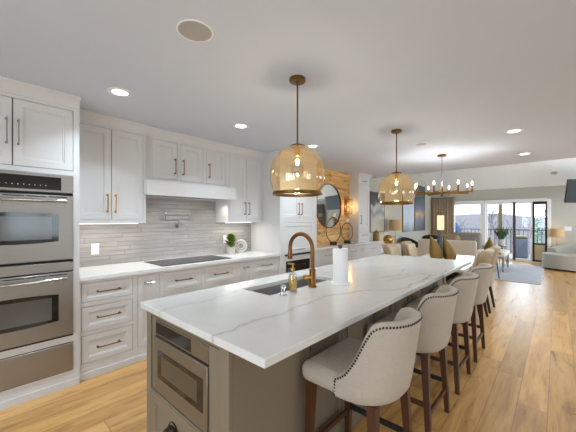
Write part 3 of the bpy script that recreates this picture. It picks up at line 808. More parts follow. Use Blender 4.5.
# ---- plant and ring ornament on the counter
pl = thing('potted_plant', 'small leafy green plant in a pale pot on the wall counter', 'plant', (-3.55, 2.66, .912))
c = (-3.55, 2.66, .9122)
MB().lathe([(0, 0), (.05, 0), (.058, .03), (.062, .095), (.056, .1), (.05, .085), (0, .085)], c, 24).build('pot', M['pot'], pl)
mb = MB(); random.seed(3)
def leaf(mb, base, dirv, ln, wd, droop, up=(0, 0, 1)):
    d = Vector(dirv).normalized(); side = d.cross(Vector(up)).normalized() if abs(d.z) < .97 else Vector((1, 0, 0)); nrm = side.cross(d)
    rows = []; N = 6
    for i in range(N+1):
        s = i/N; w = wd*(math.sin(PI*min(1, s*.93+.05))**.75)*(1 if i < N else .02)
        p = Vector(base)+d*ln*s-Vector((0, 0, 1))*droop*s*s
        rows.append([p-side*w/2+nrm*w*.12, p-nrm*w*.06, p+side*w/2+nrm*w*.12])
    mb.grid(rows)
stem = MB(); stem.tube([(c[0], c[1], c[2]+.08), (c[0]+.005, c[1], c[2]+.18), (c[0], c[1]+.01, c[2]+.25)], [.006, .005, .003], 6).build('stem', M['leaf_dk'], pl)
for k in range(20):
    a = k*2.4; h = .09+.155*k/20
    leaf(mb, (c[0], c[1], c[2]+h), (math.cos(a), math.sin(a), .62+.7*k/20), .155-.03*k/20, .08, .03)
mb.build('leaves', M['leaf'], pl)
rg = thing('ring_ornament', 'round pale ring ornament standing beside the potted plant', 'ornament', (-3.57, 2.86, .912))
c = (-3.57, 2.86, .9122); ang = math.radians(35)
R_ = Matrix.Translation((c[0], c[1], c[2]+.105)) @ Matrix.Rotation(-.6, 4, 'Z')
MB().lathe([(.072, -.014), (.095, -.014), (.098, 0), (.095, .014), (.072, .014), (.068, 0)], (0,0,0), 40, True, 'x').xf(R_).build('outer_ring', M['pot'], rg)
MB().lathe([(.04, -.01), (.055, -.01), (.055, .01), (.04, .01)], (0,0,0), 32, True, 'x').xf(R_).build('inner_ring', M['pot'], rg)
mb = MB(); mb.box(-.008, .008, -.006, .006, -.07, -.052).box(-.008, .008, -.006, .006, .052, .07).xf(R_); mb.build('spokes', M['pot'], rg)
MB().box(-.025, .025, -.05, .05, -.105, -.094, .003).xf(R_).build('foot', M['pot'], rg)

# ---- pantry tower with built-in microwave
PX, p0, p1 = -3.06, 3.19, 4.10
t = thing('pantry_tower', 'tall white pantry tower with paired doors beside the wood wall', 'cabinet', (PX, 3.645, 0))
mb = MB(); mb.box(XL, PX-.02, p0, p0+.02, 0, ZC-.001); mb.box(XL, PX-.02, p1-.02, p1, 0, ZC-.001); mb.box(XL, XL+.02, p0+.02, p1-.02, 0, ZC-.001)
mb.box(XL+.02, PX-.022, p0+.02, p1-.02, 1.39, ZC-.001); mb.box(XL+.02, PX-.022, p0+.02, p1-.02, .85, 1.33); mb.box(XL+.02, PX-.022, p0+.02, p1-.02, .1, .57)
mb.build('carcass', CB, t)
mb = MB(); F = (lambda *a: bx(mb, 'L', PX, *a, -.02, 0, .0008))
F(p0, p0+.04, .1, ZC-.001); F(p1-.04, p1, .1, ZC-.001)
for (a, b) in ((2.36, ZC-.001), (1.375, 1.425), (.775, .85), (.565, .60), (.1, .135)): F(p0+.04, p1-.04, a, b)
F(p0+.04, 3.32, .60, .775); F(3.91, p1-.04, .60, .775); F(p0+.04, 3.295, .85, .90); F(3.915, p1-.04, .85, .90); F(3.295, 3.915, .885, .90)
mb.build('face_frame', CB, t)
bx(MB(), 'L', PX, p0, p1, 0, .1, -.04, .003, .001).build('plinth', CB, t)
front('door', t, 'L', PX, p0+.04, 3.645, 1.425, 2.36, M['bronze'], 3.607, 1.585, .19, True)
front('door', t, 'L', PX, 3.645, p1-.04, 1.425, 2.36, M['bronze'], 3.683, 1.585, .19, True)
front('lift_door', t, 'L', PX, p0+.04, p1-.04, .90, 1.375, M['chrome'], 3.62, .945, .3, False)
front('drawer', t, 'L', PX, p0+.04, p1-.04, .135, .565, M['chrome'], 3.645, .35, .2, False)
crown(MB(), 'L', PX, p0, p1).build('crown_moulding', CB, t)
mw = thing('built_in_microwave', 'dark built-in microwave low in the pantry tower behind faucet', 'microwave', (PX, 3.615, .6))
bx(MB(), 'L', PX, 3.34, 3.89, .61, .77, -.12, -.021).build('body', M['blackm'], mw)
bx(MB(), 'L', PX, 3.325, 3.905, .605, .772, -.019, .006, .003).build('glass_door', M['glassblk'], mw)
bx(MB(), 'L', PX, 3.30, 3.91, .856, .882, -.0195, .02, .003).build('vent_bar', M['blackm'], mw)
mb = MB()
for k in range(6): bx(mb, 'L', PX, 3.45+k*.06, 3.475+k*.06, .70, .706, .0061, .0068, 0)
mb.build('key_marks', M['chrome'], mw)

# ---- sideboard run with knotty wood wall, mirror and second tower
struct('wall_accent', MB().box(XL, -3.5, p1+.001, 5.93, .9125, ZC-.0005), M['knotty'])
SX = -3.14
SG = 'white base cabinets of the sideboard run'
base(4.101, 5.02, 'white sideboard cabinet below the round mirror', [('drawer', .68, .846, CH, 4.57, .765, .22, False, .035), ('drawer', .422, .64, CH, 4.57, .531, .22, False, .045), ('drawer', .138, .385, CH, 4.57, .262, .22, False, .045)], SG, SX)
base(5.02, 5.93, 'white sideboard cabinet below the lit wall sconce', [('drawer', .68, .846, CH, 5.47, .765, .22, False, .035), ('drawer', .422, .64, CH, 5.47, .531, .22, False, .045), ('drawer', .138, .385, CH, 5.47, .262, .22, False, .045)], SG, SX)
base(5.93, 6.8, 'white sideboard cabinet at the far end under the narrow tower', [('drawer', .68, .846, CH, 6.40, .765, .2, False, .035), ('drawer', .422, .64, CH, 6.40, .531, .2, False, .045), ('drawer', .138, .385, CH, 6.40, .262, .2, False, .045)], SG, SX)
soften(single('countertop', MB().box(XL+.001, -3.115, 4.1005, 6.815, .874, .912), M['quartz'], 'white countertop of the sideboard below the knotty wood wall', 'countertop', (-3.42, 5.45, .874)))
HX, h0, h1 = -3.27, 5.932, 6.46
t = thing('hutch_tower', 'narrow white cabinet tower standing on the sideboard counter', 'cabinet', (HX, 6.19, .912))
MB().box(XL+.001, HX-.021, h0, h1, .9125, 2.40).build('carcass', CB, t)
mb = MB(); F = (lambda *a: bx(mb, 'L', HX, *a, -.02, 0, .0008)); F(h0, h0+.03, .9125, 2.40); F(h1-.03, h1, .9125, 2.40)
for (a, b) in ((.9125, .95), (1.17, 1.2), (2.22, 2.25), (2.385, 2.40)): F(h0+.03, h1-.03, a, b)
mb.build('face_frame', CB, t)
front('drawer', t, 'L', HX, h0+.03, h1-.03, .95, 1.17, CH, 6.19, 1.07, .18, False, None, .04)
front('door', t, 'L', HX, h0+.03, h1-.03, 1.2, 2.22, M['rail'], 6.02, 1.42, .19, True)
front('lift_door', t, 'L', HX, h0+.03, h1-.03, 2.25, 2.385, M['rail'], 6.19, 2.29, .16, False, None, .03)
mb = MB(); crown(mb, 'L', HX, h0, h1+.05, 2.395, ZC, .06); mb.box(XL+.001, HX-.02, h0, h1+.05, 2.401, ZC-.001); mb.build('crown_moulding', CB, t)
mr = thing('round_mirror', 'large round mirror on the knotty wood wall', 'mirror', (-3.5, 5.1, 1.245))
c = (-3.5, 5.1, 1.70)
MB().lathe([(0, .001), (.445, .001), (.445, .012), (0, .012)], c, 64, ax='x').build('mirror_glass', M['mirror'], mr)
MB().lathe([(.443, .001), (.458, .001), (.458, .028), (.446, .028), (.446, .0125), (.443, .0125)], c, 64, True, 'x').build('frame', M['bronze'], mr)
sc = thing('wall_sconce', 'glowing glass and brass sconce right of the round mirror', 'wall lamp', (-3.5, 5.77, 1.55))
MB().box(-3.4995, -3.485, 5.71, 5.83, 1.58, 1.86, .003).build('back_plate', M['bronze'], sc)
mb = MB()
for z in (1.545, 1.875): mb.box(-3.4995, -3.37, 5.695, 5.845, z-.007, z+.007, .002)
for y in (5.70, 5.832): mb.box(-3.382, -3.372, y, y+.008, 1.552, 1.868)
mb.build('frame', M['bronze'], sc)
MB().box(-3.480, -3.376, 5.709, 5.831, 1.553, 1.867).build('glass_box', M['amber'], sc)
mb = MB()
for z in (1.64, 1.76): mb.lathe([(0, -.045), (.02, -.03), (.024, 0), (.015, .035), (0, .045)], (-3.43, 5.77, z), 16)
mb.build('bulb', M['sconce_glow'], sc)
point('sconce_light', (-3.40, 5.77, 1.71), SCONCE, (1, .68, .32), .05, sc)
def ring_holder(y, x, rw, rh, label):
    # an upright oval ring on a block, turned a little towards the room, with a candle on top
    t = thing('candle_holder', label, 'candle holder', (x, y, .912), 'ring candle holders on the sideboard')
    z0 = .9124; ux, uy = .80, .60
    T = Matrix.Translation((x, y, 0)) @ Matrix.Rotation(math.atan2(uy, ux), 4, 'Z')
    MB().box(-.068, .068, -.045, .045, z0, z0+.055, .003).xf(T).build('base', M['blackm'], t)
    pts = [(x+ux*rw*math.sin(a), y+uy*rw*math.sin(a), z0+.053+rh-rh*math.cos(a)) for a in [2*PI*k/48 for k in range(48)]]
    MB().tube(pts, .0085, 8, True).build('ring', M['bronze'], t)
    zt = z0+.053+2*rh
    MB().lathe([(0, 0), (.04, .002), (.048, .01), (.044, .012), (0, .01)], (x, y, zt), 20).build('candle_cup', M['bronze'], t)
    MB().lathe([(0, 0), (.042, 0), (.042, .075), (.036, .08), (0, .076)], (x, y, zt+.0105), 24).build('candle', M['candle'], t)
ring_holder(5.02, -3.33, .145, .245, 'larger ring candle holder in front of the round mirror')
ring_holder(5.55, -3.33, .12, .19, 'smaller ring candle holder below the lit wall sconce')
bt = thing('gold_vase', 'gold domed vase on the far end of the sideboard counter', 'vase', (-3.215, 6.69, .912))
c = (-3.215, 6.69, .9124)
MB().lathe([(0, 0), (.075, 0), (.078, .01), (.078, .14), (.07, .19), (.045, .225), (.02, .235), (.012, .24), (0, .24)], c, 28).build('body', M['gold'], bt)
MB().lathe([(0, .2405), (.016, .2405), (.018, .25), (.01, .262), (0, .264)], c, 16).build('knob', M['gold'], bt)
# ================================================================ ISLAND
TP = M['taupe']
ix0, ix1, iy0, iy1, iz = -1.86, -1.03, .76, 4.10, .874
isl = thing('kitchen_island', 'long taupe kitchen island with stools along its right side', 'island', (-1.445, 2.43, 0))
mb = MB(); mb.box(ix0+.021, ix1-.021, iy1-.04, iy1-.021, .1, iz-.001); mb.box(ix0+.021, ix0+.04, iy0+.021, iy1-.04, .1, iz-.001); mb.box(ix1-.04, ix1-.021, iy0+.021, iy1-.04, .1, iz-.001)
mb.box(ix0+.04, ix1-.04, iy0+.021, iy1-.04, .1, .12)
mb.build('carcass', M['taupe_gap'], isl)
mb = MB(); mb.box(ix0+.03, ix1-.03, iy0+.03, iy1-.03, 0, .0998); mb.build('toe_kick', TP, isl)
mb = MB(); F = (lambda *a: bx(mb, 'N', iy0, *a, -.02, 0, .001))
F(ix0, -1.80, .1, iz-.0005); F(-1.10, ix1, .1, iz-.0005); F(-1.80, -1.10, .842, iz-.0005); F(-1.80, -1.10, .395, .407); F(-1.80, -1.10, .1, .115)
mb.build('face_frame', TP, isl)
d = shaker(MB(), 'N', iy0, -1.797, -1.103, .118, .392, -.02, .02, .05).build('drawer', TP, isl)
# bin pull: a half dome
mb = MB(); rows = []
for i in range(7):
    a = PI/2*i/6; rows.append([(-1.535+.05*math.cos(b)*math.cos(a*.0+0), iy0+.009-.036*math.sin(a), .262+.032*math.sin(b)*math.cos(a)) for b in [PI*k/14 for k in range(15)]])
mb.grid(rows); mb.lathe([(.05, 0), (.054, 0), (.054, .006), (.05, .006)], (-1.535, iy0+.003, .262), 24, True, 'y'); mb.build('bin_pull', M['nail'], d)
mb = MB()
F = (lambda *a: bx(mb, 'N', iy0, *a, -.018, -.006, .001))
F(-1.793, -1.752, .41, .834); F(-1.188, -1.108, .41, .834); F(-1.752, -1.188, .826, .834); F(-1.752, -1.188, .41, .424)
mb.build('trim_kit', TP, isl)
for k in range(7):
    a = 1.325+.393*k
    shaker(MB(), 'L', ix1, a+.007, a+.386, .1005, iz-.002, -.02, .02, .06, .016).build('side_panel', TP, isl)
MB().box(ix1-.02, ix1, iy0+.0205, 1.321, .1005, iz-.002, .0015).build('corner_panel', TP, isl)
mb = MB(); mb.box(ix1-.0295, ix1+.004, 1.325, iy1-.01, 0, .0995, .002); mb.box(ix1-.0295, ix1+.004, iy0+.001, 1.325, 0, .0995, .002); mb.build('base_board', TP, isl)
for k in range(6):
    a = .785+.55*k
    shaker(MB(), 'L', ix0+.0205, a, a+.545, .1005, iz-.002, -.02, .02, .06).xf(Matrix.Translation((2*ix0+.0205, 0, 0)) @ Matrix.Scale(-1, 4, (1,0,0))).build('rear_door', TP, isl)
MB().box(ix0, ix1-.0205, iy1-.0205, iy1, .1005, iz-.002, .0015).build('far_panel', TP, isl)
soften(single('countertop', slab(MB(), [-1.885, -1.70, -1.41, -.775], [.728, 1.372, 2.15, 4.16], iz+.0005, .91), M['quartz'], 'large white veined quartz island top with sink cut-out', 'countertop', (-1.33, 2.44, iz)), .004)
# drawer microwave
mv = thing('drawer_microwave', 'taupe steel drawer microwave built into the near island end', 'microwave', (-1.47, iy0, .42))
bx(MB(), 'N', iy0, -1.74, -1.2, .43, .82, -.5, -.022).build('body', M['blackm'], mv)
cp = bx(MB(), 'N', iy0, -1.75, -1.19, .742, .824, -.0215, -.003, .002).build('control_strip', M['steel_warm'], mv)
bx(MB(), 'N', iy0, -1.735, -1.345, .752, .815, -.0028, -.0015, 0).build('display_glass', M['glassblk'], cp)
bx(MB(), 'N', iy0, -1.335, -1.2, .752, .815, -.0028, -.0015, 0).build('display_glass', M['steel_warm'], cp)
dr = bx(MB(), 'N', iy0, -1.75, -1.19, .426, .732, -.0215, .004, .003).build('drawer_front', M['steel_warm'], mv)
bx(MB(), 'N', iy0, -1.70, -1.225, .505, .665, .0042, .0055, 0).build('window', M['glassblk'], dr)
bx(MB(), 'N', iy0, -1.65, -1.275, .535, .64, .0056, .006, 0).build('window_screen', mat('window_mesh', rgb(86, 76, 64), .3), dr)
# sink
sk = thing('sink', 'dark steel undermount sink in the island top', 'sink', (-1.555, 1.76, .655))
mb = MB(); x0, x1, y0, y1 = -1.712, -1.398, 1.36, 2.162
mb.box(x0, x1, y0, y1, .655, .665); mb.box(x0, x0+.01, y0, y1, .665, iz); mb.box(x1-.01, x1, y0, y1, .665, iz); mb.box(x0+.01, x1-.01, y0, y0+.01, .665, iz); mb.box(x0+.01, x1-.01, y1-.01, y1, .665, iz)
mb.build('basin', M['steel_lo'], sk)
MB().lathe([(0, .6655), (.045, .6655), (.045, .668), (.02, .667), (0, .667)], (-1.565, 1.75, 0), 24).build('drain', M['chrome'], sk)
mb = MB()
for k in range(9): mb.tube([(-1.69, 1.42+.083*k, .69), (-1.43, 1.42+.083*k, .69)], .003, 6)
for x in (-1.69, -1.43): mb.tube([(x, 1.40, .69), (x, 2.095, .69)], .004, 6)
for x in (-1.68, -1.45):
    for y in (1.42, 2.08): mb.tube([(x, y, .6655), (x, y, .69)], .004, 6)
mb.build('sink_grid', M['chrome'], sk)
# faucet
fx, fy = -1.352, 1.76
fa = thing('kitchen_faucet', 'brass gooseneck pull-down faucet behind the island sink', 'faucet', (fx, fy, .91))
MB().lathe([(0, .9105), (.032, .9105), (.032, .918), (.026, .924), (.0245, .93), (.0245, 1.045), (.018, 1.05), (0, 1.05)], (fx, fy, 0), 28).build('base', M['bronze'], fa)
R = .112; zt = 1.190
pts = [(fx, fy, 1.045), (fx, fy, 1.12)]+[(fx-R+R*math.cos(a), fy, zt+R*math.sin(a)) for a in [PI*k/20 for k in range(21)]]+[(fx-2*R, fy, 1.17)]
MB().tube(pts, .0155, 16).build('gooseneck', M['bronze'], fa)
MB().lathe([(0, 1.10), (.017, 1.10), (.0185, 1.108), (.0185, 1.155), (.0158, 1.17), (0, 1.17)], (fx-2*R, fy, 0), 20).build('spray_head', M['bronze'], fa)
mb = MB(); mb.tube([(fx, fy, .985), (fx-.02, fy-.045, .985)], .017, 14); mb.tube([(fx-.02, fy-.045, .985), (fx-.03, fy-.06, .987), (fx-.034, fy-.066, .988)], [.02, .02, .014], 14); mb.build('lever', M['brass'], fa)
# soap bottle
sb = thing('soap_bottle', 'clear pump bottle of yellow soap beside the brass faucet', 'bottle', (-1.368, 1.555, .91))
c = (-1.368, 1.555, .9104)
MB().lathe([(0, 0), (.028, 0), (.031, .006), (.031, .105), (.026, .125), (.013, .135), (.013, .148), (.010, .148), (.010, .133), (.023, .122), (.028, .104), (.028, .008), (0, .004)], c, 28).build('bottle', M['clear'], sb)
MB().lathe([(0, .0055), (.0272, .009), (.0272, .104), (0, .104)], c, 28).build('soap', M['soap'], sb)
mb = MB(); mb.lathe([(0, .1485), (.016, .1485), (.016, .163), (.006, .166), (.005, .185), (0, .185)], c, 20); mb.box(c[0]-.045, c[0]+.011, c[1]-.008, c[1]+.008, c[2]+.1852, c[2]+.197, .003); mb.tube([(c[0], c[1], c[2]+.02), (c[0], c[1], c[2]+.1484)], .002, 6); mb.build('pump', M['brass'], sb)
ag = thing('air_gap_cap', 'small chrome air gap cap left of the soap bottle', 'sink fitting', (-1.348, 1.435, .91))
MB().lathe([(0, .9104), (.026, .9104), (.026, .915), (.019, .918), (.019, .974), (.016, .978), (0, .979)], (-1.348, 1.435, 0), 24).build('cap', M['chrome'], ag)
mb = MB()
for k in range(6): mb.box(-1.348+.0186*math.cos(k*PI/3)-.003, -1.348+.0186*math.cos(k*PI/3)+.003, 1.435+.0186*math.sin(k*PI/3)-.003, 1.435+.0186*math.sin(k*PI/3)+.003, .935, .96, .001)
mb.build('slots', M['rail'], ag)
pt = thing('paper_towel_holder', 'upright white paper towel roll on the island', 'paper towels', (-1.262, 2.0, .91))
c = (-1.262, 2.0, .9104)
MB().lathe([(0, 0), (.078, 0), (.078, .008), (.074, .012), (0, .012)], c, 32).build('base', M['plastic'], pt)
MB().lathe([(.02, .0125), (.058, .0125), (.059, .016), (.059, .272), (.057, .276), (.02, .276)], c, 40, True).build('towel_roll', mat('paper', rgb(244, 243, 240), .95, bump=.4, bscale=70), pt)
mb = MB(); mb.tube([(c[0], c[1], c[2]+.0122), (c[0], c[1], c[2]+.29)], .008, 10); mb.lathe([(0, .279), (.014, .279), (.016, .288), (.016, .30), (.010, .306), (0, .308)], c, 20); mb.build('spindle', M['rail'], pt)
# pear ornaments
def pear(name, x, y, z, H, Rd, lean, m, label, grp, leafm):
    t = thing(name, label, 'ornament', (x, y, z), grp)
    pr = [(0, 0), (.55, .0), (.8, .05), (.97, .17), (1, .3), (.93, .43), (.76, .58), (.54, .73), (.33, .86), (.16, .95), (.05, .995), (0, 1)]
    # smooth the profile
    P = []
    for i in range(len(pr)-1):
        for k in range(4):
            s = k/4; P.append((pr[i][0]*(1-s)+pr[i+1][0]*s, pr[i][1]*(1-s)+pr[i+1][1]*s))
    P.append(pr[-1])
    mb = MB().lathe([(r*Rd, q*H) for r, q in P], (0, 0, 0), 32)
    mb.v = [(x+a+lean[0]*(c/H)**2, y+b+lean[1]*(c/H)**2, z+.0004+c) for (a, b, c) in mb.v]
    mb.build('body', m, t, 60)
    tx, ty, tz = x+lean[0], y+lean[1], z+H-.004
    MB().tube([(tx, ty, tz), (tx-.006, ty, tz+.014), (tx-.018, ty-.01, tz+.026)], [.006, .005, .004], 8).build('stem', leafm, t)
    return t
# ================================================================ COUNTER STOOLS
def stool_shell():
    zb = .555; xc = -.045; n = 2.5; N = 44
    ks = [(-.05, .655), (-.03, .66), (.02, .70), (.055, .755), (.085, .83), (.108, .896), (.13, .928), (.16, .942), (.27, .948)]
    def ztop(x):
        for (a, za), (b, zbb) in zip(ks, ks[1:]):
            if a <= x <= b:
                s = (x-a)/(b-a); return za+(zbb-za)*s
        return ks[0][1] if x < ks[0][0] else ks[-1][1]
    def plan(th, zz, off):
        f = (zz-zb)/.38
        xb = .205+.06*f-off; w = .250-.024*f-off
        c, s = math.cos(th), math.sin(th)
        return xc+(xb-xc)*abs(c)**(2/n), w*math.copysign(abs(s)**(2/n), s)
    ths = [-PI/2+PI*k/N for k in range(N+1)]
    cols = []; trim = []
    for th in ths:
        x0, y0 = plan(th, .8, 0); zt = ztop(x0); col = []
        T = .05
        for (q, dz) in ((.05, 0), (.03, -.006), (.013, 0), (.003, .010)):
            x, y = plan(th, zb, q); col.append((x, y, zb+dz))
        for k in range(1, 9):
            z = zb+.018+(zt-.018-zb-.018)*k/8; x, y = plan(th, z, 0); col.append((x, y, z))
            if k == 8: trim.append((x, y, z))
        for (q, dz) in ((.005, .010), (.018, .017), (.032, .017), (.044, .010)):
            x, y = plan(th, zt, q); col.append((x, y, zt-.018+dz))
        for k in range(0, 5):
            z = zt-.02+(.60-zt+.02)*k/4; x, y = plan(th, z, T); col.append((x, y, z))
        cols.append(col)
    mb = MB().grid(cols, closed_u=True)
    m = len(cols[0]); o = 0
    mb.f.append(tuple(range(m))); mb.f.append(tuple((N)*m+k for k in reversed(range(m))))
    mb.f.append(tuple(k*m for k in range(N+1)))
    return mb, trim
def make_stool():
    t = thing('counter_stool', '', 'stool', (0, 0, 0), 'upholstered counter stools along the island')
    mb = MB().rbox((-.085, 0, .606), (.37, .488, .104), .045, 5, .012)
    mb.build('seat', M['linen'], t, 80)
    sh, trim = stool_shell()
    sh.build('backrest', M['linen'], t, 60)
    # nailheads along the trimmed edge of the back
    mb = MB(); path = [Vector((trim[0][0]+.002, trim[0][1], .568))]+[Vector((trim[0][0]+.002, trim[0][1], .568+(trim[0][2]-.568)*k/6)) for k in range(1, 6)]+[Vector(p) for p in trim]+[Vector((trim[-1][0]+.002, trim[-1][1], .568+(trim[-1][2]-.568)*k/6)) for k in range(5, -1, -1)]
    acc = 0; step = .0155; last = path[0]
    pts = [path[0]]
    for a, b in zip(path, path[1:]):
        L = (b-a).length; s = step-acc
        while s <= L: pts.append(a+(b-a)*(s/L)); s += step
        acc = L-(s-step)
    for p in pts:
        nrm = Vector((max(0, p.x+.03)*1.3, p.y, 0)).normalized(); q = p+nrm*.0005
        u = nrm.cross(Vector((0, 0, 1))); w = Vector((0, 0, 1)); r = .0066
        ring = [q+(u*math.cos(k*PI/3)+w*math.sin(k*PI/3))*r for k in range(6)]; ring2 = [q+nrm*.003+(u*math.cos(k*PI/3)+w*math.sin(k*PI/3))*r*.6 for k in range(6)]
        mb.add(ring+ring2+[q+nrm*.004], [(k, (k+1)%6, 6+(k+1)%6, 6+k) for k in range(6)]+[(6+k, 6+(k+1)%6, 12) for k in range(6)]+[(5,4,3,2,1,0)])
    mb.build('nailhead_trim', M['nail'], t)
    def leg(x0, y0, x1, y1):
        a, b = .019, .0145; vs = []
        for (x, y, z, h) in ((x0, y0, .556, a+.003), (x1, y1, 0, b)):
            vs += [(x-h, y-h, z), (x+h, y-h, z), (x+h, y+h, z), (x-h, y+h, z)]
        return MB().add(vs, [(3,2,1,0), (4,5,6,7), (0,1,5,4), (1,2,6,5), (2,3,7,6), (3,0,4,7)])
    def at(z, p): s = 1-z/.556; return (p[0]+(p[2]-p[0])*s, p[1]+(p[3]-p[1])*s)
    LG = [(-.225, -.19, -.24, -.21), (-.225, .19, -.24, .21), (.125, -.185, .155, -.213), (.125, .185, .155, .213)]
    for g in LG: leg(*g).build('leg', M['walnut'], t, 0)
    def bar(p, q, z, z2, m, nm):
        a = at(z, p); b = at(z2, q); d = Vector((b[0]-a[0], b[1]-a[1], z2-z)).normalized()
        s = d.cross(Vector((0,0,1))).normalized()*.009; u = Vector((0,0,.014)); A = Vector((a[0], a[1], z))+d*.014; B = Vector((b[0], b[1], z2))-d*.014
        vs = [A-s-u, A+s-u, A+s+u, A-s+u, B-s-u, B+s-u, B+s+u, B-s+u]
        return MB().add(vs, [(3,2,1,0), (4,5,6,7), (0,1,5,4), (1,2,6,5), (2,3,7,6), (3,0,4,7)]).build(nm, m, t, 0)
    bar(LG[0], LG[1], .20, .20, M['walnut'], 'footrest')
    bar(LG[2], LG[3], .17, .17, M['walnut'], 'stretcher')
    bar(LG[0], LG[2], .23, .23, M['walnut'], 'stretcher')
    bar(LG[1], LG[3], .23, .23, M['blackm'], 'stretcher')['label'] = 'black stretcher'
    return t
st = make_stool()
SL = ['nearest counter stool, front of the row along the island', 'second counter stool from the camera in the island row', 'third counter stool from the camera in the island row', 'farthest counter stool, at the end of the island row']
SP = [(-.752, 1.455, 0), (-.752, 2.185, 0), (-.752, 2.915, 0), (-.752, 3.645, 0)]
SR = [.0, .0, .0, .0]
extra = [clone(st, SP[i], SR[i], SL[i]) for i in (1, 2, 3)]
st.location = SP[0]; st['label'] = SL[0]; st.rotation_euler = (0, 0, SR[0])
# ================================================================ PENDANTS AND CHANDELIER
def pendant(label):
    t = thing('pendant_lamp', label, 'pendant light', (0, 0, ZC), 'amber glass pendants over the island')
    z = lambda q: q-ZC
    MB().lathe([(0, 0), (.058, 0), (.06, -.004), (.06, -.022), (.056, -.027), (.010, -.029), (.010, -.034), (0, -.034)], (0,0,0), 36).build('canopy', M['antique'], t, local=True)
    MB().tube([(0, 0, -.034), (0, 0, z(1.972))], .0062, 10).build('rod', M['antique'], t, local=True)
    mb = MB(); mb.lathe([(0, z(1.975)), (.018, z(1.975)), (.02, z(1.965)), (.055, z(1.962)), (.058, z(1.957)), (.058, z(1.951)), (0, z(1.951))], (0,0,0), 36)
    mb.build('cap', M['antique'], t, local=True)
    MB().lathe([(0, z(1.9505)), (.021, z(1.9505)), (.021, z(1.885)), (.017, z(1.88)), (0, z(1.88))], (0,0,0), 24).build('socket', M['brass'], t, local=True)
    # bowl-like dome of amber glass, wider at the middle and open at the bottom
    pr = [(.059, 1.952), (.085, 1.945), (.115, 1.929), (.145, 1.904), (.17, 1.873), (.189, 1.835), (.2, 1.79), (.204, 1.745), (.202, 1.70), (.193, 1.655), (.178, 1.618)]
    ou = []; n = len(pr)
    for i in range(n-1):
        p0, p1, p2, p3 = pr[max(i-1, 0)], pr[i], pr[i+1], pr[min(i+2, n-1)]
        for k in range(3):
            s = k/3; ou.append(tuple(.5*((2*p1[j])+(-p0[j]+p2[j])*s+(2*p0[j]-5*p1[j]+4*p2[j]-p3[j])*s*s+(-p0[j]+3*p1[j]-3*p2[j]+p3[j])*s**3) for j in (0, 1)))
    ou.append(pr[-1])
    prof = [(r, z(q)) for r, q in ou]+[(r-.003, z(q)-(.001 if r < .1 else 0)) for r, q in reversed(ou)]
    MB().lathe(prof, (0,0,0), 64, True).build('glass_shade', M['amber'], t, 60, local=True)
    MB().lathe([(.172, z(1.6175)), (.183, z(1.6175)), (.185, z(1.61)), (.185, z(1.598)), (.182, z(1.594)), (.172, z(1.594)), (.168, z(1.598)), (.168, z(1.613))], (0,0,0), 64, True).build('rim', M['antique'], t, local=True)
    # clear globe bulb with a glowing filament
    bp = [(.012, 1.8795), (.013, 1.86), (.02, 1.845), (.036, 1.825), (.046, 1.795), (.046, 1.77), (.036, 1.742), (.018, 1.727), (0, 1.724)]
    MB().lathe([(r, z(q)) for r, q in bp], (0,0,0), 28).build('bulb', M['clear'], t, 60, local=True)
    MB().lathe([(0, z(1.868)), (.006, z(1.862)), (.012, z(1.848)), (.013, z(1.832)), (.009, z(1.818)), (0, z(1.812))], (0,0,0), 16).build('filament', M['bulb'], t, local=True)
    point('pendant_light', (0, 0, ZC+z(1.84)), PEND, (1, .94, .84), .03, t)
    return t
pa = pendant('nearer amber glass pendant hanging over the island sink end')
pb = clone(pa, (-1.392, 3.42, ZC), None, 'farther amber glass pendant hanging over the middle of island')
pa.location = (-1.425, 1.672, ZC)
ch = thing('chandelier', 'brass eight arm chandelier with candle bulbs over dining table', 'chandelier', (-1.375, 5.21, ZC))
cx, cy = -1.375, 5.21; za = 1.845
MB().lathe([(0, 0), (.063, 0), (.065, -.004), (.065, -.02), (.06, -.025), (0, -.026)], (cx, cy, ZC-.0003), 36).build('canopy', M['antique'], ch)
MB().tube([(cx, cy, ZC-.026), (cx, cy, za+.1)], .008, 10).build('rod', M['chrome'], ch)
MB().lathe([(0, za+.105), (.02, za+.105), (.022, za+.02), (.045, za+.015), (.048, za), (.045, za-.015), (.02, za-.02), (.018, za-.05), (.01, za-.06), (0, za-.062)], (cx, cy, 0), 28).build('hub', M['antique'], ch)
for k in range(8):
    a = k*PI/4+.0; R = .42; ux, uy = math.cos(a), math.sin(a)
    q0 = (cx+.044*ux, cy+.044*uy); q1 = (cx+(R+.014)*ux, cy+(R+.014)*uy); px, py = -uy*.008, ux*.008
    vs = [(q[0]+s*px, q[1]+s*py, za+h) for q in (q0, q1) for (s, h) in ((-1, -.012), (1, -.012), (1, .012), (-1, .012))]
    arm = MB().add(vs, [(3,2,1,0), (4,5,6,7), (0,1,5,4), (1,2,6,5), (2,3,7,6), (3,0,4,7)]).build('arm', M['antique'], ch, 0)
    bxp, byp = cx+R*ux, cy+R*uy
    MB().lathe([(0, za+.0122), (.014, za+.0122), (.016, za+.02), (.012, za+.022), (.012, za+.095), (0, za+.096)], (bxp, byp, 0), 16).build('candle_sleeve', M['antique'], arm)
    MB().lathe([(0, za+.0965), (.007, za+.098), (.0115, za+.113), (.0125, za+.124), (.009, za+.14), (.003, za+.155), (0, za+.158)], (bxp, byp, 0), 16).build('bulb', M['bulb'], arm)
    if k % 2 == 0: point('chandelier_light', (cx+R*ux*1.0, cy+R*uy*1.0, za+.2), CHAND, (1, .97, .93), .03, ch)
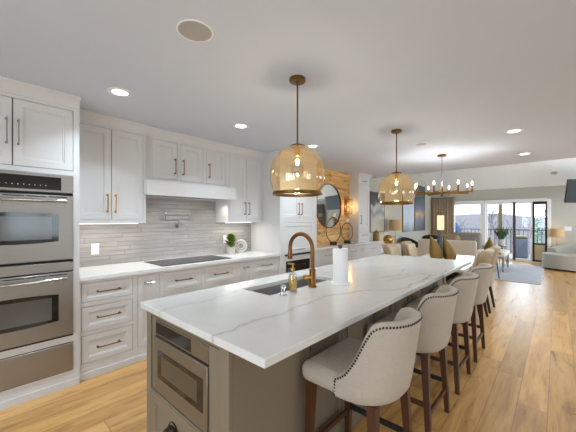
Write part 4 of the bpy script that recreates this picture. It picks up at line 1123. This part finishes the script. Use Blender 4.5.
# ================================================================ DINING AND LIVING
dt = thing('dining_table', 'white dining table beyond the island under the chandelier', 'table', (-1.38, 5.35, 0))
soften(MB().box(-1.86, -.90, 4.42, 6.25, .715, .755).build('tabletop', M['table'], dt), .006)
for y in (4.85, 5.85):
    mb = MB(); mb.box(-1.51, -1.25, y-.30, y+.30, 0, .05, .01); mb.box(-1.5, -1.26, y-.07, y+.07, .05, .68, .01); mb.box(-1.62, -1.14, y-.10, y+.10, .68, .7148, .01)
    mb.build('pedestal', M['darkwood'], dt)
def make_dchair():
    # faces -x in its own space
    t = thing('dining_chair', '', 'chair', (0,0,0), 'upholstered dining chairs round the white table')
    MB().rbox((-.02, 0, .44), (.48, .50, .11), .04, 4, .012).build('seat', M['tan'], t, 80)
    def curve(z):   # profile of the back: leans and rolls over at the top
        s = (z-.47)/.53; return .20+.10*s**1.6
    rows = []; N = 14
    for i in range(N+1):
        z = .40+.58*i/N; x = curve(max(z, .47)); rows.append((x, z))
    W_ = .25
    def shell(off0, off1, wsc):
        g = []
        for (x, z) in rows:
            top = max(0, (z-.90)/.08); w = (W_*wsc)*(1-.10*top**2)
            ring = []
            for k in range(24):
                a = 2*PI*k/24; ca, sa = math.cos(a), math.sin(a); e = .45
                ring.append((x+(off0+off1)/2+(off1-off0)/2*math.copysign(abs(ca)**e, ca)+.03*(sa*sa)*-1, w*math.copysign(abs(sa)**e, sa), z))
            g.append(ring)
        mb = MB().grid(g, closed_u=True); n = 24
        mb.f.append(tuple(range(n-1, -1, -1)))
        o = len(mb.v)
        # rolled top
        x, z = rows[-1]; last = len(g)-1
        for j, (f, dz) in enumerate(((.85, .012), (.5, .02))):
            for k in range(24):
                p = g[-1][k]; cxp = x+(off0+off1)/2; mb.v.append((cxp+(p[0]-cxp)*f, p[1]*(1-(1-f)*.25), z+dz))
        for j in range(2):
            a0 = last*n if j == 0 else o
            b0 = o if j == 0 else o+n
            for k in range(n): mb.f.append((a0+k, a0+(k+1)%n, b0+(k+1)%n, b0+k))
        mb.f.append(tuple(o+n+k for k in range(n)))
        return mb
    shell(-.06, .05, 1).build('backrest', M['tan'], t, 60)
    # channelled cream pad on the inside of the back
    mb = MB(); K = 7
    for k in range(K):
        y = -.205+.41*k/(K-1); g = []
        for (x, z) in rows[2:]:
            zz = min(z, .955); ring = []
            for q in range(10):
                a = 2*PI*q/10; ring.append((x-.072+.026*math.cos(a)-.03*(abs(y)/W_)**2, y+.033*math.sin(a), zz))
            g.append(ring)
        mb.grid(g, closed_u=True); o = len(mb.v)-10; mb.f.append(tuple(range(o, o+10)))
    mb.build('channelled_pad', M['pad_fab'], t, 60)['label'] = 'cream channelled inner pad'
    mb = MB()
    for z in (.62, .76, .90):
        for y in (-.12, 0, .12): mb.lathe([(0, .0), (.012, .0), (.009, .006), (0, .008)], (curve(z)+.051, y, z), 10, ax='x')
    mb.build('back_buttons', M['tan'], t)
    for (xa, ya, xb, yb) in ((-.21, -.2, -.22, -.21), (-.21, .2, -.22, .21), (.17, -.2, .24, -.21), (.17, .2, .24, .21)):
        vs = []
        for (x, y, z, h) in ((xa, ya, .40, .022), (xb, yb, 0, .015)): vs += [(x-h, y-h, z), (x+h, y-h, z), (x+h, y+h, z), (x-h, y+h, z)]
        MB().add(vs, [(3,2,1,0), (4,5,6,7), (0,1,5,4), (1,2,6,5), (2,3,7,6), (3,0,4,7)]).build('leg', M['darkwood'], t, 0)
    return t
dc = make_dchair()
clone(dc, (-.99, 5.58, 0), 0, 'dining chair on the right of the table, second from the stools')
clone(dc, (-1.86, 4.95, 0), PI+.08, 'dining chair with cream channels, left of the table, nearer')
clone(dc, (-1.86, 5.72, 0), PI+.08, 'dining chair with cream channels, left of the table, farther')
dc.location = (-.99, 4.93, 0); dc['label'] = 'dining chair on the right of the table, just beyond the stools'

PG = 'pear ornaments on the dining table'
pear('pear_ornament', -1.43, 5.12, .755, .40, .098, (-.075, -.065), M['gold'], 'left gold pear ornament on the dining table', PG, M['blackm'])
pear('pear_ornament', -1.275, 5.265, .755, .375, .10, (-.075, -.065), M['gold'], 'right gold pear ornament on the dining table', PG, M['blackm'])
pear('pear_ornament', -1.475, 5.42, .755, .44, .08, (.02, .02), M['slate'], 'slate blue pear ornament behind the two gold pears', PG, M['blackm'])
# sofa seen from behind, along the far side of the dining table
so = thing('sofa', 'long cream sofa with its back towards the dining table', 'sofa', (-2.19, 8.95, .0125))
mb = MB(); mb.rbox((-2.19, 9.0, .2825), (1.42, .80, .30), .05, 3); mb.build('base', M['cream_fab'], so, 80)
MB().rbox((-2.19, 8.67, .4825), (1.40, .20, .80), .06, 4).build('backrest', M['cream_fab'], so, 80)
for x in (-2.89, -1.49): MB().rbox((x, 9.0, .3725), (.18, .86, .52), .06, 4).build('arm', M['cream_fab'], so, 80)
for x in (-2.49, -1.89): MB().rbox((x, 9.05, .4825), (.59, .68, .16), .05, 4, .02).build('seat_cushion', M['cream_fab'], so, 80)
for x in (-2.88, -1.50):
    for y in (8.66, 9.36): MB().box(x-.03, x+.03, y-.03, y+.03, .0125, .1330, .005).build('leg', M['darkwood'], so)
def pillow(x, y, z, w, h, d, m, label, rx, rz, grp='throw pillows on the cream sofa'):
    o = MB().rbox((0, 0, h/2), (w, d, h), .05, 4, puff=.03).build('throw_pillow', m, None, 80); o.location = (x, y, z); o.rotation_euler = (rx, 0, rz)
    tag(o, label, 'pillow', grp); return o
pillow(-2.66, 8.90, .54, .42, .42, .12, M['dark_fab'], 'black throw pillow at the left end of the cream sofa', -.15, .1)
pillow(-2.16, 8.90, .60, .44, .40, .12, M['tan'], 'tan throw pillow peeking over the cream sofa back', -.15, -.06)
# round black accent chair by the left wall
ac = thing('accent_chair', 'low rounded black accent chair against the left wall', 'chair', (-3.38, 9.5, 0))
mb = MB(); rows = []
for i in range(29):
    a = PI*.95+PI*1.1*(i/28-.5); c, s = math.cos(a), math.sin(a); zt = .86-.16*abs(i/14-1)**2
    rows.append([(-3.38+r*c, 9.5+r*s, z) for (r, z) in (((.28), .12), (.30, .4), (.31, zt-.03), (.29, zt), (.25, zt), (.22, zt-.03), (.21, .4))])
mb.grid(rows, closed_u=True); k = len(rows[0]); mb.f.append(tuple(range(k))); mb.f.append(tuple(28*k+j for j in reversed(range(k)))); mb.build('backrest', M['dark_fab'], ac, 60)
MB().lathe([(0, .12), (.19, .12), (.205, .16), (.205, .40), (.185, .44), (0, .45)], (-3.38, 9.5, 0), 32).build('seat', M['dark_fab'], ac, 60)
for (x, y) in ((-.2, -.2), (.2, -.2), (-.2, .2), (.2, .2)): MB().tube([(-3.38+x*.8, 9.5+y*.8, .1205), (-3.38+x, 9.5+y, 0)], [.02, .012], 10).build('leg', M['darkwood'], ac)
# grey lounge chair in front of the window
lc = thing('lounge_chair', 'grey lounge chair with high rounded back before the window', 'chair', (-2.1, 10.75, .0125))
mb = MB().rbox((-2.1, 10.55, .7125), (.84, .2, .62), .09, 5); mb.build('backrest', M['grey_fab'], lc, 80)
MB().rbox((-2.1, 10.98, .3125), (.80, .72, .26), .06, 4, .02).build('seat', M['grey_fab'], lc, 80)
for x in (-2.52, -1.68): MB().rbox((x, 10.95, .4325), (.16, .74, .42), .06, 4).build('arm', M['grey_fab'], lc, 80)
for x in (-2.45, -1.75):
    for y in (10.56, 11.24): MB().box(x-.025, x+.025, y-.025, y+.025, .0125, .2230, .004).build('leg', M['darkwood'], lc)
MB().rbox((-2.1, 10.437, .8125), (.56, .035, .12), .016, 3).build('head_strap', M['grey_fab'], lc, 60)
# round side table with the gold bottle vase, at the right end of the sofa
stb = thing('side_table', 'dark wooden side table at the right end of cream sofa', 'table', (-1.17, 8.55, .0125))
MB().lathe([(0, .595), (.19, .595), (.2, .605), (.2, .618), (.19, .625), (0, .625)], (-1.17, 8.55, 0), 36).build('tabletop', M['darkwood'], stb)
for k in range(3):
    a = k*2*PI/3+.4; MB().tube([(-1.17+.09*math.cos(a), 8.55+.09*math.sin(a), .5955), (-1.17+.16*math.cos(a), 8.55+.16*math.sin(a), .016)], [.018, .012], 10).build('leg', M['darkwood'], stb)
vs_ = thing('bottle_vase', 'gold pointed bottle vase on the dark side table', 'vase', (-1.2, 8.55, .625))
MB().lathe([(0, 0), (.09, 0), (.115, .03), (.12, .08), (.108, .14), (.078, .21), (.045, .28), (.024, .33), (.02, .37), (.014, .37), (.012, .33), (0, .32)], (-1.2, 8.55, .6254), 32).build('body', M['gold'], vs_, 60)
# console along the left wall with lamp and gold globe
cs = thing('console_table', 'low white console table along the left wall', 'table', (-3.5, 7.62, 0))
MB().box(XL+.02, -3.33, 7.06, 8.58, .68, .72, .004).build('tabletop', M['trim'], cs)
for x in (XL+.05, -3.37):
    for y in (7.1, 8.54): MB().box(x-.025, x+.025, y-.025, y+.025, 0, .6798, .003).build('leg', M['trim'], cs)
MB().box(XL+.04, -3.36, 7.08, 8.56, .56, .6798, .002).build('apron', M['trim'], cs)
gs = thing('globe_ornament', 'shiny gold globe on the console by the left wall', 'ornament', (-3.42, 7.83, .72))
MB().lathe([(0, 0), (.05, 0), (.052, .012), (.03, .025), (0, .026)], (-3.42, 7.83, .7204), 24).build('foot', M['bronze'], gs)
MB().lathe([(0, -.12)]+[(.13*math.cos(a), .13*math.sin(a)) for a in [-PI/2+PI*k/20 for k in range(2, 19)]]+[(0, .13)], (-3.42, 7.83, .875), 36).build('globe', mat('polished_gold', rgb(196, 152, 80), .18, 1, var=.2, vscale=8), gs, 60)
def table_lamp(x, y, z, label, hs, rs, zb, base, shade_m, watts, r0=.05):
    t = thing('table_lamp', label, 'lamp', (x, y, z))
    b0 = z+.0004
    if base == 'glass':
        MB().lathe([(0, b0), (.075, b0), (.075, b0+.02), (0, b0+.02)], (x, y, 0), 24).build('foot', M['brass'], t)
        mb = MB()
        for k in range(3): zc = b0+.08+.1*k; mb.lathe([(.012, zc-.058), (.05, zc-.04), (.064, zc), (.05, zc+.04), (.012, zc+.058)], (x, y, 0), 24)
        mb.build('glass_stack', M['clear'], t, 60)
        MB().tube([(x, y, b0+.0205), (x, y, zb+.06)], .008, 10).build('stem', M['brass'], t)
    else:
        MB().lathe([(0, b0), (.08, b0), (.08, b0+.015), (.012, b0+.025), (.010, zb+.06), (0, zb+.06)], (x, y, 0), 24).build('base', M['brass'], t)
    MB().lathe([(rs*1.06, zb), (rs, zb+hs), (rs-.004, zb+hs), (rs*1.06-.004, zb)], (x, y, 0), 40, True).build('lamp_shade', shade_m, t, 60)
    MB().lathe([(0, zb+.06), (.02, zb+.07), (.03, zb+.11), (.02, zb+.15), (0, zb+.16)], (x, y, 0), 16).build('bulb', M['bulb'], t)
    if watts: point('lamp_light', (x, y, zb+.12), watts, (1, .78, .5), .04, t)
    return t
table_lamp(-3.45, 8.40, .72, 'table lamp with tan drum shade and stacked glass base', .31, .175, 1.11, 'glass', M['shade'], LAMP)
# paintings
def art(y0, y1, z0, z1, m, label, fm, grp=None):
    t = thing('painting', label, 'painting', (XL, (y0+y1)/2, z0), grp)
    MB().box(XL+.001, XL+.028, y0+.012, y1-.012, z0+.012, z1-.012).build('canvas', m, t)
    mb = MB(); mb.box(XL+.001, XL+.036, y0, y0+.0118, z0, z1); mb.box(XL+.001, XL+.036, y1-.0118, y1, z0, z1); mb.box(XL+.001, XL+.036, y0+.0118, y1-.0118, z0, z0+.0118); mb.box(XL+.001, XL+.036, y0+.0118, y1-.0118, z1-.0118, z1)
    mb.build('frame', fm, t)
art(7.35, 8.22, 1.08, 2.18, M['art_a'], 'grey and cream abstract painting with dark top near the tower', M['rail'])
art(9.62, 10.66, 1.02, 2.45, M['art_b'], 'pale blue tall painting with gold frame on left wall', M['gold'], 'pair of tall paintings on the left wall')
art(10.72, 11.78, 1.02, 2.66, M['art_c'], 'dusky blue tall painting with an orange band, beside pale one', M['gold'], 'pair of tall paintings on the left wall')
# curtain
cu = thing('curtain', 'floor length brown curtain left of the far window', 'curtain', (-3.3, 12.55, 0))
rows = []
for (z) in (.015, .6, 1.2, 1.8, 2.24):
    rows.append([(-3.68+.80*k/72, 12.56+.028*math.sin(k*.72)+.008*math.sin(k*.31+z), z) for k in range(73)])
o = MB().grid(rows).build('drape', M['curtain'], cu, 60); md = o.modifiers.new('thickness', 'SOLIDIFY'); md.thickness = .006
MB().tube([(-3.715, 12.56, 2.262), (-2.86, 12.56, 2.262)], .014, 12).build('rod', M['rail'], cu)
mb = MB()
for x in (-3.70, -2.88): mb.tube([(x, 12.56, 2.262), (x, YF-.001, 2.262)], .01, 8)
mb.build('bracket', M['rail'], cu)
# floor lamp
fl = thing('floor_lamp', 'tall black floor lamp with glowing square shade before the curtain', 'lamp', (-3.37, 12.1, 0))
MB().lathe([(0, 0), (.14, 0), (.14, .015), (.02, .025), (0, .025)], (-3.37, 12.1, 0), 32).build('base', M['blackm'], fl)
MB().tube([(-3.37, 12.1, .025), (-3.37, 12.1, 1.66), (-3.36, 12.1, 1.675), (-3.25, 12.1, 1.675), (-3.24, 12.1, 1.665), (-3.24, 12.1, 1.585)], .009, 10).build('pole', M['blackm'], fl)
mb = MB(); a = .095
for s in (-1, 1): mb.box(-3.24-a, -3.24+a, 12.1+s*a-.003, 12.1+s*a+.003, 1.04, 1.57); mb.box(-3.24+s*a-.003, -3.24+s*a+.003, 12.1-a+.003, 12.1+a-.003, 1.04, 1.57)
mb.box(-3.24-a, -3.24+a, 12.1-a, 12.1+a, 1.57, 1.5845)
mb.build('lamp_shade', M['lit_shade'], fl)
point('lamp_light', (-3.24, 12.1, 1.2), LAMP, (1, .78, .5), .06, fl)
# rug and bench
rug = single('area_rug', MB().box(-3.0, -.265, 8.45, 11.75, .0005, .012, .004), M['rug'], 'blue grey patterned area rug on the living room floor', 'rug', (-1.63, 10.1, 0))
be = thing('bench', 'white upholstered bench with turned grey legs on the rug', 'bench', (-1.28, 10.3, .012))
MB().rbox((-1.28, 10.3, .475), (.52, 1.15, .13), .05, 4, .012).build('seat', M['cream_fab'], be, 80)
MB().box(-1.52, -1.04, 9.75, 10.85, .365, .4105, .004).build('apron', M['grey_fab'], be)
for x in (-1.49, -1.07):
    for y in (9.79, 10.81): MB().lathe([(0, .0125), (.018, .0125), (.022, .06), (.018, .1), (.028, .16), (.034, .24), (.022, .29), (.03, .31), (.03, .3648), (0, .3648)], (x, y, 0), 16).build('leg', M['grey_fab'], be, 60)
# plant on a stand at the glass
ps = thing('plant_stand', 'dark plant stand in front of the glazed door', 'plant stand', (-1.31, 11.5, .012))
MB().lathe([(0, .58), (.15, .58), (.155, .59), (.155, .6), (0, .6)], (-1.31, 11.5, 0), 28).build('top', M['darkwood'], ps)
for k in range(4):
    a = k*PI/2+.5; MB().tube([(-1.31+.1*math.cos(a), 11.5+.1*math.sin(a), .5803), (-1.31+.14*math.cos(a), 11.5+.14*math.sin(a), .0125)], .011, 8).build('leg', M['darkwood'], ps)
pp = thing('grass_plant', 'spiky green plant in a tan pot before the glazed door', 'plant', (-1.31, 11.5, .6))
c = (-1.31, 11.5, .6004)
MB().lathe([(0, 0), (.075, 0), (.10, .15), (.105, .2), (.095, .2), (.085, .17), (0, .17)], c, 28).build('pot', M['pot'], pp)
mb = MB(); random.seed(11)
for k in range(46):
    a = random.uniform(0, 2*PI); e = random.uniform(.15, .9); 
    leaf(mb, (c[0]+.04*math.cos(a), c[1]+.04*math.sin(a), c[2]+.16), (math.cos(a)*e*.6, math.sin(a)*e*.6, 1), random.uniform(.38, .58), .04, random.uniform(.02, .14))
mb.build('leaves', M['leaf_dk'], pp)
# curved cream sofa on the right with side table and lamp behind
cv = thing('curved_sofa', 'rounded cream barrel sofa at the right edge of picture', 'sofa', (.42, 11.6, 0))
cx, cy = .52, 11.62
def arcshell(mb, r0, r1, z0, ztf, a0, a1, n=40, rim=.05):
    rows = []
    for i in range(n+1):
        s = i/n; a = a0+(a1-a0)*s; zt = ztf(s)
        pr = [(r1, z0), (r1, zt-rim), (r1-rim*.3, zt-rim*.3), (r1-rim, zt), (r0+rim, zt), (r0+rim*.3, zt-rim*.3), (r0, zt-rim), (r0, z0)]
        rows.append([(cx+r*math.cos(a)*1.0, cy+r*math.sin(a)*.78, z) for r, z in pr])
    mb.grid(rows, closed_u=True); k = 8; mb.f.append(tuple(range(k))); mb.f.append(tuple(n*k+j for j in reversed(range(k)))); return mb
arcshell(MB(), .62, .86, .05, lambda s: .80-.24*max(0, 2*s-1)**2.2-.12*max(0, 1-2*s)**3, math.radians(-70), math.radians(150)).build('backrest', M['white_fab'], cv, 60)
MB().lathe([(0, .05), (.60, .05), (.615, .08), (.615, .38), (.59, .43), (0, .44)], (0, 0, 0), 48).xf(Matrix.Translation((cx, cy, 0)) @ Matrix.Scale(.78, 4, (0,1,0))).build('seat', M['white_fab'], cv, 60)
arcshell(MB(), .617, .86, .05, lambda s: .445, math.radians(150.5), math.radians(289.5), rim=.04).build('front_base', M['white_fab'], cv, 60)
MB().lathe([(0, 0), (.72, 0), (.72, .0498), (0, .0498)], (0,0,0), 48).xf(Matrix.Translation((cx, cy, 0)) @ Matrix.Scale(.78, 4, (0,1,0))).build('plinth', M['darkwood'], cv)
s2 = thing('side_table', 'small round table holding a lamp behind the curved sofa', 'table', (.0, 12.5, 0))
MB().lathe([(0, .56), (.15, .56), (.155, .57), (.155, .585), (0, .585)], (-.0, 12.5, 0), 28).build('tabletop', M['darkwood'], s2)
MB().lathe([(0, 0), (.12, 0), (.12, .015), (.02, .03), (.016, .5598), (0, .5598)], (-.0, 12.5, 0), 24).build('pedestal', M['darkwood'], s2)
table_lamp(-.0, 12.5, .585, 'slim table lamp with tan shade behind the curved sofa', .26, .17, .88, 'slim', M['shade'], LAMP*.3)
plate(.25, YF, 1.14, .17, .13, 'white triple light switch plate beside the glazed door', 'light switch', 'N', name='light_switch')
# television on a swing arm
tv = thing('television', 'black television on a wall arm at upper right corner', 'television', (.55, 12.1, 1.9))
MB().box(-.62, .62, -.03, .03, 0, .66, .006).build('case', M['blackm'], tv, local=True)
MB().box(-.60, .60, -.0325, -.0302, .02, .64).build('screen', M['screen'], tv, local=True)
tv.rotation_euler = (.24, .0, .42); tv.location = (.72, 11.74, 1.90)
ar = thing('wall_bracket', 'black wall arm holding up the television', 'bracket', (.75, YF, 2.2))
MB().box(.65, .85, YF-.02, YF-.0005, 2.1, 2.42, .003).build('wall_plate', M['blackm'], ar)
MB().tube([(.75, YF-.021, 2.27), (.98, 12.3, 2.27), (.80, 11.84, 2.16)], .018, 10).build('arm', M['blackm'], ar)

# ================================================================ OUTSIDE
struct('deck_floor', MB().box(-7, 4, YF+.125, 15.6, -.15, -.02), M['deck'])
rl = thing('deck_railing', 'grey metal balcony railing beyond the glass', 'railing', (-1.5, 15.5, -.02))
MB().box(-7, 4, 15.46, 15.52, .98, 1.03, .004).build('top_rail', M['rail'], rl)
MB().box(-7, 4, 15.475, 15.505, .08, .12, .004).build('bottom_rail', M['rail'], rl)
for k in range(8): MB().box(-6.97+1.55*k, -6.89+1.55*k, 15.45, 15.53, -.02, .9798, .003).build('post', M['rail'], rl)
for k in range(75):
    x = -6.84+.142*k
    MB().box(x-.011, x+.011, 15.482, 15.498, .1202, .9798).build('baluster', M['rail'], rl)
for (x, y, m, lb) in ((-1.62, 14.0, M['olive'], 'olive deck post seen through the left door pane'), ):
    single('deck_post', MB().box(x-.06, x+.06, y-.06, y+.06, -.02, 3.2, .005), m, lb, 'post', (x, y, -.02))
gr = thing('patio_grill', 'blue grey covered patio grill on the deck outside', 'grill', (-1.0, 14.3, -.02))
MB().rbox((-1.0, 14.3, .34), (.42, .44, .70), .04, 3).build('cover', M['patio'], gr, 80)
MB().rbox((-1.0, 14.3, .74), (.40, .42, .14), .06, 3).build('lid', M['olive'], gr, 80)
um = thing('patio_umbrella', 'closed blue canvas umbrella on the deck outside the window', 'umbrella', (-3.25, 14.2, -.02))
MB().lathe([(0, -.02), (.2, -.02), (.2, .03), (.03, .05), (.022, 1.6), (0, 1.6)], (-3.25, 14.2, 0), 24).build('pole', M['rail'], um)
rows = []
for (r, z) in ((.34, .62), (.30, .75), (.18, 1.05), (.06, 1.32), (.025, 1.36)):
    rows.append([(-3.25+r*(1+.14*math.cos(8*a))*math.cos(a), 14.2+r*(1+.14*math.cos(8*a))*math.sin(a), z) for a in [2*PI*k/48 for k in range(48)]])
mb = MB().grid(rows, closed_u=True); mb.f.append(tuple(range(48))); mb.f.append(tuple(4*48+k for k in range(48))); mb.build('canopy', M['bluecloth'], um, 60)
sh = thing('deck_shrub', 'bright green potted shrub on the deck by the dark side panel', 'plant', (-.55, 14.9, -.02))
MB().lathe([(0, -.0195), (.14, -.0195), (.18, .3), (.165, .3), (.15, .26), (0, .26)], (-.55, 14.9, 0), 24).build('pot', M['pot'], sh)
mb = MB(); random.seed(5)
for k in range(120):
    a = random.uniform(0, 2*PI); z = random.uniform(.3, 1.45); r = .16*(1-(z-.3)/1.5)
    leaf(mb, (-.55+r*math.cos(a)*.5, 14.9+r*math.sin(a)*.5, z), (math.cos(a), math.sin(a), .5), .16, .08, .04)
mb.tube([(-.55, 14.9, .26), (-.55, 14.9, 1.4)], [.02, .006], 8)
mb.build('foliage', M['leaf_br'], sh)
# hillside and bare winter trees
rows = []
random.seed(2)
for i in range(26):
    y = 22+i*2.4; s = i/25
    rows.append([(-70+5.5*j, y, -3.2+5.6*(s**.8)+.5*math.sin(j*.7+i*.3)*s+.3*math.sin(j*1.9)*s) for j in range(28)])
mb = MB().grid(rows)
struct('hills', mb, M['hill'])
struct('ground', MB().box(-75, 82, 15.7, 22.3, -3.4, -3.1), M['hill'])
def bare_tree(x, y, z, h, seed, label):
    rnd = random.Random(seed); t = thing('bare_tree', label, 'tree', (x, y, z), 'bare winter trees on the hillside')
    mb = MB()
    def br(p, d, ln, r, dep):
        q = p+d*ln; mb.tube([p, p+d*ln*.5+Vector((rnd.uniform(-1,1), rnd.uniform(-1,1), 0))*ln*.05, q], [r, r*.8, r*.55], 5)
        if dep == 0: return
        for _ in range(4 if dep > 1 else 3):
            e = (d+Vector((rnd.uniform(-1,1), rnd.uniform(-1,1), rnd.uniform(-.1,.7)))*.75).normalized(); s = rnd.uniform(.45, 1)
            br(p+d*ln*s, e, ln*rnd.uniform(.5, .75), r*.55, dep-1)
    br(Vector((x, y, z)), Vector((0, 0, 1)), h*.42, h*.022, 3)
    mb.build('branches', M['bark'], t, 0)
for i, (x, y, z, h) in enumerate(((-9.5, 34, -1.6, 5.2), (-7.0, 31, -2.0, 4.4), (-4.6, 36, -1.4, 4.8), (-3.0, 33, -1.8, 4.2), (-1.7, 38, -1.0, 4.6), (-.2, 34, -1.6, 4.0), (1.2, 40, -1.0, 4.6), (-6.0, 44, -.4, 5.2), (-11.5, 42, -.6, 5.4))):
    bare_tree(x, y, z, h, i, ['bare tree at the far left of the window view', 'bare tree left of centre in the far window', 'bare tree at the right side of the far window', 'bare tree behind the white window mullion', 'bare tree seen through the left door pane', 'bare tree seen through the sliding door pane', 'bare tree seen through the dark side panel', 'taller bare tree on the ridge behind the window', 'tall bare tree on the ridge at far left'][i])

# beyond the right edge: an unseen grey curtain, added for the round mirror to reflect
cu2 = thing('curtain', 'added grey mottled curtain on the far wall, outside the picture', 'curtain', (2.3, 12.55, 0))
rows = [[(1.95+.8*k/72, 12.56+.028*math.sin(k*.72), z) for k in range(73)] for z in (.015, 1.2, 2.24)]
o = MB().grid(rows).build('drape', mat('grey_curtain', rgb(120, 120, 116), .9, var=.5, vscale=5), cu2, 60); md = o.modifiers.new('thickness', 'SOLIDIFY'); md.thickness = .006
